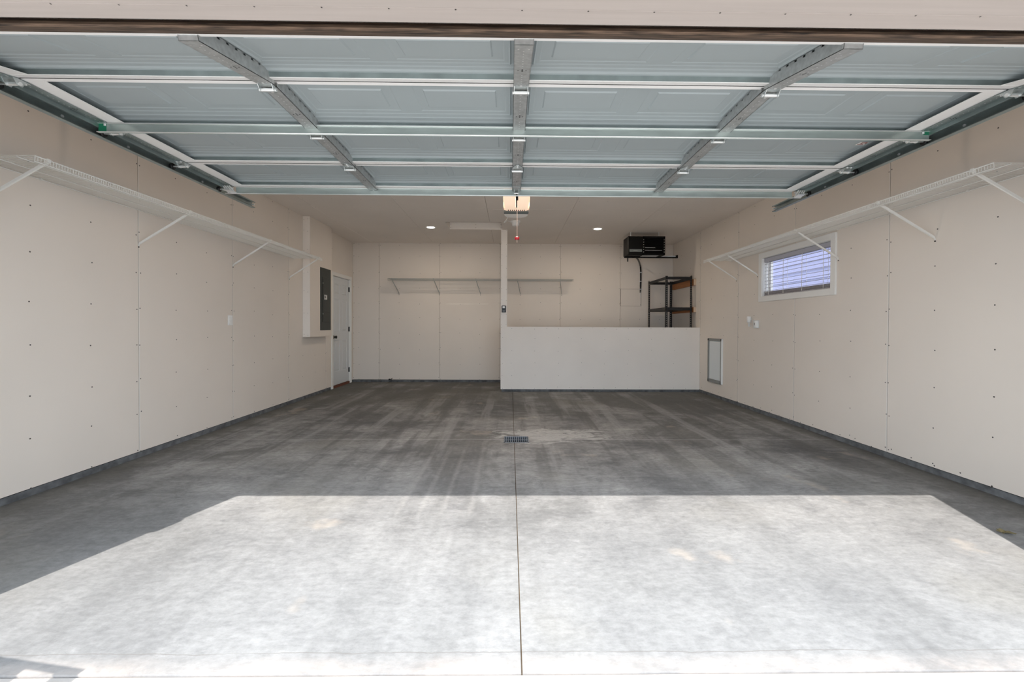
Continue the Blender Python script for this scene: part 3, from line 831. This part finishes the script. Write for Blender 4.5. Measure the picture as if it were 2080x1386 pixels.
# tracks
def track(side):
    t = thing('overhead_door_track', 'galvanised overhead door track hung along the %s edge of the open door' % ('left' if side < 0 else 'right'), 'track', (DC+side*(DH+.045), 2.9, 2.29), 0, 'overhead door tracks')
    xw = DC+side*(DH+.074); zb, zt = 2.255, 2.311; s_ = side
    # cross section in (x offset from web towards door, z)
    sec = [(0, zb), (0, zt)]
    b = MB(); y0, y1 = 1.76, 4.05; R = .33
    def run(pa, pb, n0, n1):
        """channel piece between two centreline points; n = local up at each end"""
        V = []
        for p, n in ((pa, n0), (pb, n1)):
            p, n = Vector(p), Vector(n); hx = Vector((-s_, 0, 0)); hh = .028
            pts = [(.030, -hh+.006), (.034, -hh), (0, -hh), (0, hh), (.034, hh), (.030, hh-.006)]
            for t_ in (0, .0022):
                for (dx, dz) in pts: V.append(p + hx*(dx + (t_ if dx < .001 else 0)) + n*(dz - math.copysign(t_, dz)))
        Fs = []; k = 12
        for q in (0, 6):
            for i in range(5): Fs.append((q+i, q+i+1, k+q+i+1, k+q+i))
        Fs += [(0,6,k+6,k), (5,11,k+11,k+5)]
        for q in (0, k):
            for i in range(5): Fs.append((q+i, q+i+1, q+6+i+1, q+6+i))
        b.add(V, Fs, M_TRACK_SHADE)
    zc = 2.283
    run((xw, y0, zc), (xw, y1, zc), (0,0,1), (0,0,1))
    pts = []
    for k in range(9):
        a = math.pi/2*k/8; pts.append(((xw, y0-R*math.sin(a), zc-R+R*math.cos(a)), (0, -math.sin(a)*1.0, math.cos(a))))
    for (p, n), (q, n2) in zip(pts[:-1], pts[1:]): run(p, q, n, n2)
    run(pts[-1][0], (xw, y0-R, 0.02), (0,-1,0), (0,-1,0))
    keep(b.build('channel'), t)
    # stiffening angle along the back of the channel
    b = MB(); b.box((xw+s_*.0005, 1.9, zc-.012), (xw+s_*.004, 3.7, zc+.055), M_TRACK_SHADE); b.box((xw, 1.9, zc+.052), (xw+s_*.03, 3.7, zc+.055), M_TRACK_SHADE)
    for y in (2.0, 2.35, 2.75, 3.4): b.disc((xw-s_*.003, y, zc), (-s_,0,0), .008, M_RIVET, 6, t=.005)
    keep(b.build('stiffening_angle'), t)
    b = MB(); b.box((xw+s_*.004, 3.3, zc+.03), (xw+s_*.007, 3.335, H), M_TRACK_SHADE); b.box((xw-s_*.03, 3.3, H-.004), (xw+s_*.03, 3.335, H), M_TRACK_SHADE)
    keep(b.build('hanger'), t)
    b = MB()
    b.disc((xw-s_*.004, y1-.02, zc), (-s_,0,0), .007, M_RIVET, 6, t=.03)
    keep(b.build('stop_bolt'), t)
    for z in (.5, 1.3):
        b = MB(); b.box((xw, YF+.002, z-.03), (xw+s_*.003, y0-R+.03, z+.03), M_TRACK_SHADE); b.box((xw, YF+.001, z-.03), (xw+s_*.05, YF+.004, z+.03), M_TRACK_SHADE); keep(b.build('jamb_bracket'), t)
track(-1); track(1)

# ------------------------------------------------------------------ door opener
ox = 0.056
op = thing('garage_door_opener', 'white ceiling-hung door opener with a glowing light lens', 'door opener', (ox, 4.4, 2.32))
def opener_slice(yz, m, x0, x1, name, taper=None):
    b = MB(); b.prism(yz, 0, x0, x1, m); return keep(b.build(name), op)
W2 = .128
# housing: lofted rings rounded at the rear
b = MB(); n = 9; ringsP = [(4.37, 2.337, .130), (4.44, 2.328, .130), (4.50, 2.326, .128)]
V = []; secsP = [(4.345, 2.345, 1.0), (4.50, 2.330, 1.0), (4.60, 2.322, .95), (4.65, 2.334, .84), (4.69, 2.39, .74), (4.69, 2.56, .74)]
for y, z, k in secsP:
    for i in range(n):
        t = -1+2*i/(n-1); V.append((ox+W2*t*(k if abs(t) > .8 else 1)*.99, y-.035*(t*t)*(1 if y > 4.5 else 0), z+.012*abs(t)**4))
Fs = []
for j in range(len(secsP)-1):
    for i in range(n-1): Fs.append((j*n+i, j*n+i+1, (j+1)*n+i+1, (j+1)*n+i))
b.add(V, Fs, M_OPENER, True)
b.box((ox-W2, 4.345, 2.352), (ox+W2, 4.52, 2.59), M_OPENER); b.box((ox-W2*.8, 4.5, 2.38), (ox+W2*.8, 4.62, 2.59), M_OPENER)
keep(b.build('housing'), op)
b = MB(); b.prism([(4.385, 2.334), (4.465, 2.3265), (4.465, 2.36), (4.385, 2.36)], 0, ox-W2-.001, ox+W2+.001, M_GREYBAND); keep(b.build('grey_band'), op)
# lens: bulged in section and in plan
b = MB(); V = []; n = 13; secsP = [(4.17, 2.60), (4.165, 2.50), (4.18, 2.44), (4.22, 2.395), (4.28, 2.360), (4.35, 2.342), (4.40, 2.337)]
for j, (y, z) in enumerate(secsP):
    for i in range(n):
        t = -1+2*i/(n-1); bul = .02*(1-t*t) if j < 5 else .0
        V.append((ox+(W2+.006*(1 if j < 4 else 0))*t, y-bul*.6, z+.012*abs(t)**6))
Fs = []
for j in range(len(secsP)-1):
    for i in range(n-1): Fs.append((j*n+i, j*n+i+1, (j+1)*n+i+1, (j+1)*n+i))
b.add(V, Fs, M_LENS, True)
for s_ in (-1, 1):
    x = ox+s_*(W2+.0035)
    b.add([(x, y, z) for y, z in secsP]+[(x, 4.40, 2.60)], [tuple(range(len(secsP)+1))], M_LENS)
for k in range(9):
    x = ox+(-4+k)*.0205; b.box((x-.0045, 4.355, 2.3375), (x+.0045, 4.378, 2.3425), M_DARK)
keep(b.build('light_lens'), op)
ld = bpy.data.lights.new('opener_bulb', 'AREA'); ld.shape = 'RECTANGLE'; ld.size = .22; ld.size_y = .14; ld.energy = 11; ld.color = (1, .80, .62)
lo = bpy.data.objects.new('lamp', ld); COL.objects.link(lo); lo.location = (ox, 4.235, 2.365); lo.rotation_euler = (math.radians(-38), 0, 0); keep(lo, op)
ld = bpy.data.lights.new('opener_bulb_top', 'POINT'); ld.shadow_soft_size = .05; ld.energy = 7; ld.color = (1, .80, .62)
lo = bpy.data.objects.new('lamp', ld); COL.objects.link(lo); lo.location = (ox, 4.30, 2.655); keep(lo, op)
b = MB(); b.box((ox-.02, 1.42, 2.47), (ox+.02, 4.3, 2.505), M_GALVP); b.box((ox-.03, YF+.001, 2.45), (ox+.03, 1.43, 2.53), M_GALVP); keep(b.build('rail'), op)
b = MB(); b.box((ox-.022, 3.90, 2.425), (ox+.022, 4.06, 2.469), M_BLACK)
b.box((ox-.009, 3.985, 2.262), (ox+.003, 3.992, 2.43), M_BLACK); b.box((ox-.011, 3.98, 2.33), (ox+.013, 3.995, 2.43), M_BLACK)
keep(b.build('trolley'), op)
b = MB(); b.path([(ox-.008, 3.565, 2.258), (ox-.008, 3.66, 2.275), (ox-.008, 3.80, 2.36), (ox-.008, 3.93, 2.44)], .009, M_BLACK, 6); keep(b.build('door_arm'), op)
b = MB(); b.tube((ox+.003, 3.99, 2.28), (ox+.003, 4.0, 1.935), .0028, M_CORD, 6); cord = keep(b.build('release_cord'), op)
b = MB(); b.lathe((ox+.003, 4.0, 1.988), (0,0,-1), [(0,0), (0,.012), (.004,.022), (.009,.025), (.015,.020), (.020,.024), (.025,.020), (.027,.010), (.027,0)], M_RED, 14); keep(b.build('release_handle'), op)
for s_ in (-1, 1):
    b = MB(); x = ox+s_*(W2+.012); b.box((x-.0015, 4.42, 2.50), (x+.0015, 4.45, H), M_GALVP); b.box((x-s_*.02, 4.42, H-.003), (x, 4.45, H), M_GALVP); b.tube((x-s_*.01, 4.435, 2.52), (x+s_*.006, 4.435, 2.52), .008, M_BLACK, 6)
    keep(b.build('hanging_strap'), op)
b = MB(); b.path([(ox-.07, 4.6, 2.36), (ox-.11, 4.8, 2.34), (ox-.14, 5.2, 2.42), (ox-.15, 6.2, 2.66), (ox-.10, 6.62, 2.79), (ox+.0, 6.72, 2.775)], .004, M_PLASTIC, 6); keep(b.build('power_cord'), op)

b = MB(); b.lathe((.073, 6.72, H), (0,0,-1), [(0,.080), (.014,.080), (.020,.062), (.060,.055), (.074,.044), (.074,0)], M_PLASTIC, 24)
tag(b.build('ceiling_socket'), 'round white ceiling fixture behind the door opener', 'socket')

# recessed lights
def downlight(x, y, lb):
    t = thing('recessed_light', lb, 'ceiling light', (x, y, H), 0, 'recessed ceiling lights')
    b = MB(); b.lathe((0,0,0), (0,0,-1), [(0,.088), (.004,.088), (.006,.080), (.001,.062), (0,.062)], M_PLASTIC, 28); b.build('trim_ring', t)
    b = MB(); b.disc((0,0,-.0015), (0,0,-1), .062, M_LED, 28); b.build('lit_diffuser', t)
    ld = bpy.data.lights.new('recessed_lamp', 'AREA'); ld.shape = 'DISK'; ld.size = .12; ld.energy = 5.5; ld.color = (1, .84, .66)
    lo = bpy.data.objects.new('lamp', ld); COL.objects.link(lo); lo.parent = t; lo.location = (0, 0, -.012)
downlight(-1.356, 7.17, 'lit round recessed ceiling light left of the attic hatch')
downlight(1.482, 7.19, 'lit round recessed ceiling light left of the black heater')

# ------------------------------------------------------------------ wire shelves
def wire_shelf(label, length, depth, feet, loc, rz, drop=.033, m=M_WIRE, foot=.30, skew=.05, group='wire wall shelves'):
    """local x along the wall 0..length, y out of the wall, z=0 shelf deck"""
    t = thing('wire_shelf', label, 'shelf', loc, rz, group)
    b = MB(); n = int(length/.0166)
    for k in range(n+1):
        x = k*length/n
        b.beam((x, .006, 0), (x, depth, 0), .0032, .0032, m)
    for y in (.006, depth*.38, depth*.74): b.tube((0, y, -.0055), (length, y, -.0055), .0040, m, 6)
    b.build('wire_deck', t)
    b = MB()
    for k in range(n+1):
        x = k*length/n; b.beam((x, depth, 0), (x, depth-.002, -drop), .0032, .0032, m, (0,1,0))
    b.tube((0, depth+.001, 0), (length, depth+.001, 0), .0042, m, 6); b.tube((0, depth+.001, -drop), (length, depth+.001, -drop), .0042, m, 6)
    b.build('front_lip', t)
    for x in feet:
        b = MB(); top = Vector((x+skew, depth-.004, -.012)); ft = Vector((x, .012, -foot+.01))
        b.beam(top, ft, .016, .010, m, (1,0,0)); b.beam(ft, (x, .001, -foot-.012), .012, .005, m, (1,0,0))
        b.box((x+skew-.010, depth-.012, -.016), (x+skew+.010, depth+.008, .006), m)
        br = b.build('support_bracket', t)
        b = MB(); b.disc((x, .001, -foot-.020), (0,1,0), .006, M_SCREW, 7, t=.005); b.build('fixing_screw', br)
    x = .1; clip = None
    while x < length:
        if clip is None:
            b = MB(); b.box((-.008, 0, -.010), (.008, .012, .006), m); clip = b.build('wall_clip', t); c = clip
        else: c = clip.copy(); COL.objects.link(c)
        c.location.x = x; x += .406
    return t
# left: local x runs towards the camera (world -Y), y -> +X
YL1 = 6.245
wire_shelf('long white wire shelf on the left wall beside the breaker panel', YL1-2.50, .406, [YL1-6.10, YL1-4.87, YL1-3.645, YL1-2.52], (XL, YL1, 2.125), -math.pi/2, skew=-.05)
wire_shelf('long white wire shelf on the right wall above the small window', 6.31-2.505, .406, [2.56-2.505, 3.245-2.505, 4.212-2.505, 5.60-2.505, 6.13-2.505], (XR, 2.505, 2.137), math.pi/2, skew=.06)
wire_shelf('long grey-white wire shelf across the back wall behind the post', 3.62, .305, [1.23-x for x in (1.038, .199, -.608, -1.433, -2.247)], (1.23, YB, 2.062), math.pi, m=M_WIRE2, foot=.275, skew=.07, drop=.035)

# ------------------------------------------------------------------ breaker panel, switches, pet door
t = thing('breaker_panel', 'dark grey electrical breaker panel on the drywall chase', 'electrical panel', (CX, 7.02, 1.06))
b = MB(); b.bbox((CX, 6.828, 1.062), (CX+.010, 7.213, 2.082), M_PANEL, .003); keep(b.build('cover'), t)
b = MB(); b.bbox((CX+.009, 6.885, 1.20), (CX+.017, 7.165, 1.93), M_PANEL, .002)
b.box((CX+.0165, 6.90, 1.23), (CX+.0178, 6.904, 1.90), M_DARK); b.box((CX+.0165, 6.905, 1.36), (CX+.0178, 7.15, 1.362), M_DARK); keep(b.build('panel_door'), t)
b = MB(); b.bbox((CX+.017, 6.935, 1.565), (CX+.024, 7.035, 1.645), M_SILVER, .002); b.box((CX+.024, 6.945, 1.60), (CX+.029, 6.985, 1.615), M_PANEL); b.box((CX+.024, 6.995, 1.575), (CX+.0245, 7.03, 1.635), M_LABELW); keep(b.build('latch'), t)
for z in (1.33, 1.83): 
    b = MB(); b.disc((CX+.017, 6.897, z), (1,0,0), .008, M_SILVER, 8, t=.003); keep(b.build('cover_screw'), t)

t = thing('light_switch', 'white two-rocker switch plate on the left wall', 'switch', (XL, 4.817, 1.195))
b = MB(); b.bbox((XL, 4.778, 1.139), (XL+.007, 4.856, 1.252), M_PLASTIC, .003); keep(b.build('plate'), t)
for z in (1.215, 1.176): 
    b = MB(); b.bbox((XL+.006, 4.800, z-.016), (XL+.012, 4.834, z+.016), M_PLASTIC, .002); keep(b.build('rocker'), t)

t = thing('door_control', 'black wall control with light button on the drywall post', 'control', (-.115, YH, 1.44))
b = MB(); b.bbox((-.152, YH-.022, 1.380), (-.078, YH, 1.497), M_BLACK, .004); keep(b.build('control_body'), t)
b = MB(); b.bbox((-.137, YH-.026, 1.452), (-.097, YH-.021, 1.486), M_PLASTIC, .002); b.box((-.119, YH-.027, 1.464), (-.114, YH-.026, 1.474), M_GREYBAND); keep(b.build('push_button'), t)
b = MB(); b.box((-.135, YH-.024, 1.400), (-.098, YH-.021, 1.405), M_PLASTIC); keep(b.build('marking'), t)

t = thing('pet_door', 'framed pet door with a pale flap low on the right wall', 'pet door', (XR, 6.74, .24)); t['kind'] = 'thing'
b = MB(); y0, y1, z0, z1 = 6.505, 6.965, .240, .955
for a in ((y0, y0+.04, z0, z1), (y1-.04, y1, z0, z1), (y0, y1, z0, z0+.05), (y0, y1, z1-.04, z1)): b.bbox((XR-.024, a[0], a[2]), (XR, a[1], a[3]), M_GREYMET, .003)
b.box((XR-.024, y0-.0015, z0), (XR, y0, z1), M_PLASTIC); b.box((XR-.0255, y0, z0+.01), (XR-.024, y0+.010, z1-.01), M_PLASTIC)
b.box((XR-.027, y0+.004, z1-.035), (XR-.024, y0+.03, z1-.005), M_BLACK); b.box((XR-.027, y1-.03, z1-.035), (XR-.024, y1-.004, z1-.005), M_BLACK)
keep(b.build('frame'), t)
b = MB(); b.bbox((XR-.014, y0+.042, z0+.052), (XR-.006, y1-.042, z1-.042), M_FLAP, .002); b.box((XR-.017, y0+.10, z1-.062), (XR-.013, y1-.10, z1-.055), M_PLASTIC); keep(b.build('flap'), t)

t = thing('motion_sensor', 'small white cylindrical device on the right wall, above a clear stem', 'sensor', (XR, 5.745, 1.25))
b = MB(); b.lathe((XR-.030, 5.748, 1.290), (0,0,-1), [(0,0), (0,.022), (.004,.027), (.045,.027), (.052,.024), (.085,.024), (.088,.018), (.088,0)], M_PLASTIC, 18); b.box((XR-.02, 5.735, 1.235), (XR, 5.760, 1.262), M_PLASTIC); keep(b.build('sensor_body'), t)
b = MB(); b.tube((XR-.028, 5.748, 1.200), (XR-.028, 5.748, 1.150), .008, M_FLAP, 8); b.box((XR-.028, 5.744, 1.152), (XR, 5.752, 1.158), M_FLAP); keep(b.build('clear_stem'), t)
t = thing('wall_plug_box', 'small square white box with a black socket on the right wall', 'socket', (XR, 5.61, 1.18))
b = MB(); b.bbox((XR-.012, 5.565, 1.128), (XR, 5.672, 1.236), M_GREYMET if False else M_FLAP, .003); b.bbox((XR-.045, 5.560, 1.135), (XR-.004, 5.592, 1.232), M_PLASTIC, .006); keep(b.build('box_body'), t)
b = MB(); b.bbox((XR-.017, 5.628, 1.168), (XR-.011, 5.648, 1.200), M_BLACK, .002); keep(b.build('socket_hole'), t)

# ------------------------------------------------------------------ unit heater
hx0, hx1, hy0, hy1, hz0, hz1 = 2.06, 2.72, 7.40, 7.70, 2.405, 2.735
t = thing('unit_heater', 'black ceiling-hung gas unit heater with louvred outlet', 'heater', (2.42, 7.7, 2.4))
b = MB(); b.bbox((hx0, hy0, hz0), (hx0+.27, hy1, hz1), M_HEATER, .012); b.bbox((hx0+.265, hy0+.05, hz0), (hx1, hy1, hz1), M_HEATER, .010)
for a in ((hx0+.265, hx0+.285), (hx1-.03, hx1)): b.box((a[0], hy0, hz0), (a[1], hy0+.06, hz1), M_HEATER)
b.box((hx0+.265, hy0, hz1-.035), (hx1, hy0+.06, hz1), M_HEATER); b.box((hx0+.265, hy0, hz0), (hx1, hy0+.06, hz0+.02), M_HEATER)
keep(b.build('cabinet'), t)
for k in range(6):
    z = hz1-.062-k*.043
    b = MB(); b.beam((hx0+.287, hy0+.012, z), (hx1-.032, hy0+.012, z), .036, .004, M_HEATER, (0,.55,1)); b.disc((hx0+.279, hy0-.0005, z), (0,-1,0), .006, M_RIVET, 8, t=.004); b.disc((hx1-.018, hy0-.0005, z), (0,-1,0), .006, M_RIVET, 8, t=.004)
    if k in (3, 4): b.box((hx0+.30, hy0-.012, z-.016), (hx0+.30+(.18 if k == 3 else .30), hy0-.009, z-.011), M_RIVET)
    keep(b.build('louver'), t)
b = MB(); b.box((hx0+.03, hy0-.003, hz0+.055), (hx0+.25, hy0, hz0+.10), M_GREYBAND); b.box((hx0+.10, hy0-.004, hz0+.08), (hx0+.17, hy0-.003, hz0+.083), M_SILVER); keep(b.build('rating_plate'), t)
b = MB(); b.box((hx0+.27, hy0+.05, hz0-.003), (hx0+.56, hy0+.19, hz0), M_FLAP); keep(b.build('burner_cover'), t)
b = MB(); b.box((hx0-.01, hy1-.12, hz0-.022), (3.02, hy1-.09, hz0-.002), M_HEATER); b.box((hx0-.01, hy1-.09, hz0-.004), (3.02, hy1-.045, hz0-.001), M_FLAP); b.box((hx1, hy1-.090, hz0+.004), (3.00, hy1-.086, hz0+.024), M_FLAP); b.box((2.99, hy1-.12, hz0-.004), (3.02, hy1-.03, hz0+.03), M_HEATER); keep(b.build('support_rail'), t)
for x in (hx0+.06, hx1-.10):
    b = MB(); b.tube((x, hy0+.04, hz1-.02), (x, hy0+.04, H), .006, M_RIVET, 8); b.disc((x, hy0+.04, hz1), (0,0,1), .012, M_RIVET, 8, t=.006); b.disc((x, hy0+.04, H), (0,0,-1), .016, M_RIVET, 10, t=.004); keep(b.build('hanger_rod'), t)
b = MB(); b.tube((hx0+.06, hy1-.08, hz0), (hx0+.06, hy1-.08, hz0-.085), .012, M_BLACK, 8); keep(b.build('drain_stub'), t)
# black flexible conduit clipped to the back wall
pts = [(2.31, 7.725, 2.41), (2.38, 7.86, 2.40), (2.475, 8.10, 2.395), (2.57, 8.36, 2.385), (2.62, 8.48, 2.36), (2.638, 8.52, 2.28), (2.640, 8.522, 2.1), (2.636, 8.522, 1.95), (2.632, 8.522, 1.80)]
t = thing('heater_conduit', 'black flexible line running from the heater down the back wall', 'conduit', (2.63, 8.52, 2.1))
b = MB(); b.path(pts[:-1], .016, M_BLACK, 8); b.tube(pts[-2], (2.628, 8.522, 1.83), .014, M_BLACK, 8, r1=.008)
keep(b.build('hose'), t)
for z in (2.24, 2.06, 1.90):
    b = MB(); b.box((2.612, YB-.003, z-.006), (2.665, YB, z+.006), M_RIVET); b.box((2.655, YB-.038, z-.006), (2.660, YB-.001, z+.006), M_RIVET); b.box((2.616, YB-.038, z-.006), (2.660, YB-.034, z+.006), M_RIVET); keep(b.build('pipe_clip'), t)
b = MB(); b.tube((2.630, 8.530, 1.83), (2.634, 8.530, 1.72), .005, M_LABELW, 6); keep(b.build('bare_cable_end'), t)

# ------------------------------------------------------------------ metal rack behind the knee wall
rx0, rx1, ry0, ry1, rz1 = 2.765, 3.235, 7.475, 8.43, 2.045
t = thing('metal_rack', 'black slotted steel rack standing behind the knee wall', 'rack', ((rx0+rx1)/2, (ry0+ry1)/2, 0))
def slotted(b, x, y, sx, sy):
    w_ = .036; p = .0381; e = .0095; th = .002
    for face in (0, 1):
        def bx(a0, a1, z0, z1):
            if face == 0: b.box((x+sx*a0, y, z0), (x+sx*a1, y+sy*th, z1), M_RACK)
            else: b.box((x, y+sy*a0, z0), (x+sx*th, y+sy*a1, z1), M_RACK)
        bx(0, (w_-e)/2, .004, rz1); bx((w_+e)/2, w_, .004, rz1)
        z = .004; 
        while z < rz1-.02: bx((w_-e)/2, (w_+e)/2, z, z+p-.014); z += p
        bx((w_-e)/2, (w_+e)/2, z, rz1)
for x, y, sx, sy in ((rx0, ry0, 1, 1), (rx1, ry0, -1, 1), (rx0, ry1, 1, -1), (rx1, ry1, -1, -1)):
    b = MB(); slotted(b, x, y, sx, sy); b.box((x-sx*.003, y-sy*.003, 0), (x+sx*.036, y+sy*.036, .02), M_BLACK); keep(b.build('post'), t)
for z, hgt in ((rz1-.035, .050), (1.465, .050), (.92, .05), (.25, .05)):
    for (x0, x1, y0, y1) in ((rx0, rx1, ry0+.002, ry0+.010), (rx0, rx1, ry1-.010, ry1-.002), (rx0+.002, rx0+.010, ry0, ry1), (rx1-.010, rx1-.002, ry0, ry1)):
        b = MB(); b.box((x0, y0, z-hgt/2), (x1, y1, z+hgt/2), M_RACK)
        keep(b.build('beam'), t)
for z in (1.462, .92, .25):
    b = MB(); b.box((rx0+.010, ry0+.010, z-.018), (rx1-.010, ry1-.010, z-.006), M_RACK); keep(b.build('shelf_deck'), t)
for z0, z1, lb in ((1.885, 1.995, 'orange-brown board on the wall beside the top of the black rack'), (1.405, 1.497, 'orange-brown board on the wall behind the middle shelf of the black rack')):
    b = MB(); b.box((3.262, 7.47, z0), (XR-.0005, 8.46, z1), M_WOOD); b.box((3.262, 7.467, z0), (XR-.0005, 7.4702, z1), M_ENDGRAIN)
    tag(b.build('wall_batten'), lb, 'board', 'boards on the wall beside the rack')

# ------------------------------------------------------------------ floor drain, bits on the floor
t = thing('floor_drain', 'rectangular slotted metal drain grate in the middle of the floor', 'drain', (.064, 4.23, 0))
b = MB(); x0, x1, y0, y1 = DR
for a in ((x0, x0+.012, y0, y1), (x1-.012, x1, y0, y1), (x0, x1, y0, y0+.014), (x0, x1, y1-.014, y1)): b.box((a[0], a[2], -.05), (a[1], a[3], .002), M_GRATE)
keep(b.build('frame'), t)
b = MB(); k = 0; x = x0+.024
while x < x1-.02: b.beam((x, y0+.012, -.004), (x, y1-.012, -.004), .0085, .010, M_GRATE); x += .0205
b.box((x0+.01, (y0+y1)/2-.006, -.012), (x1-.01, (y0+y1)/2+.006, -.002), M_GRATE)
keep(b.build('grate'), t)
b = MB(); b.box((x0+.004, y0+.004, -.099), (x1-.004, y1-.004, -.09), M_DARK); keep(b.build('sump'), t)
b = MB()
for k in range(5):
    a = random.uniform(0, 6.28); r = .018; cx, cy = 2.758+random.uniform(-.02,.02), 2.30+random.uniform(-.015,.015)
    p = [(cx+math.cos(a)*r*1.6, cy+math.sin(a)*r*1.6, .004), (cx+math.cos(a+1.5)*r*.6, cy+math.sin(a+1.5)*r*.6, .018), (cx-math.cos(a)*r*1.6, cy-math.sin(a)*r*1.6, .010), (cx+math.cos(a-1.5)*r*.6, cy+math.sin(a-1.5)*r*.6, .001)]
    b.add(p+[(q[0], q[1], q[2]+.0015) for q in p], [(0,1,2,3),(7,6,5,4),(0,4,5,1),(1,5,6,2),(2,6,7,3),(3,7,4,0)], M_LEAF)
tag(b.build('dry_leaf'), 'small crumpled dry leaf on the slab at the right shadow edge', 'leaf')
b = MB(); b.path([(-2.44, YB-.004, .050), (-2.40, YB-.02, .062), (-2.375, YB-.035, .085)], .007, M_BLACK, 6); b.disc((-2.44, YB-.004, .055), (0,-1,0), .016, M_BLACK, 8, t=.01)
tag(b.build('wall_stub'), 'short bent black stub poking out at the foot of the back wall', 'pipe')

# ------------------------------------------------------------------ outside, beyond the frame: keypad on the jamb and an invented step ladder added to shadow the sill
t = thing('door_keypad', 'small grey keypad mounted on the left jamb of the opening', 'keypad', (OX0, 1.275, 1.5))
b = MB(); b.bbox((OX0, 1.262, 1.425), (OX0+.034, 1.300, 1.60), M_GREYBAND, .004); keep(b.build('keypad_body'), t)
t = thing('added_shadow_ladder', 'invented low aluminium step ladder, unseen, added to cast a shadow on the sill', 'ladder', (-1.9, .60, 0))
def S(x, y, z): return (x-SUN_DX*z, y-SUN_DY*z, z)
zt = .80
c0 = Vector(S(-1.406, 1.398, zt)); c1 = Vector(S(-1.90, 1.478, zt)); dxv = (c1-c0).normalized(); dyv = Vector((-.17*.0, -1, 0))
b = MB(); Wd = (c1-c0).length; Dp = .34
def q(u, v): return c0 + dxv*u + dyv*v
for (u0, v0, u1, v1, w_) in ((0, .0125, Wd, .0125, .025), (.011, .02, .011, Dp, .022), (.059, .02, .059, Dp, .046), (.275, .02, .275, Dp, .15), (Wd-.06, .02, Wd-.06, Dp, .12), (.07, .125, Wd-.02, .125, .05), (0, Dp, Wd, Dp, .05)):
    b.beam(q(u0, v0), q(u1, v1), w_, .008, M_ALU)
keep(b.build('top_frame'), t)
for u in (.03, Wd-.03):
    for v, sp in ((.02, -.10), (Dp-.0, .12)):
        b = MB(); p = q(u, v); b.beam(p, (p.x, p.y-sp, -.004), .035, .022, M_ALU, (1,0,0)); keep(b.build('leg'), t)
for z in (.25, .52):
    b = MB(); p0, p1 = q(.03, .02), q(Wd-.03, .02); f_ = (zt-z)/zt*.10
    b.box((p1.x, min(p0.y, p1.y)+f_-.04, z-.012), (p0.x, max(p0.y, p1.y)+f_+.0, z+.012), M_ALU); keep(b.build('tread'), t)
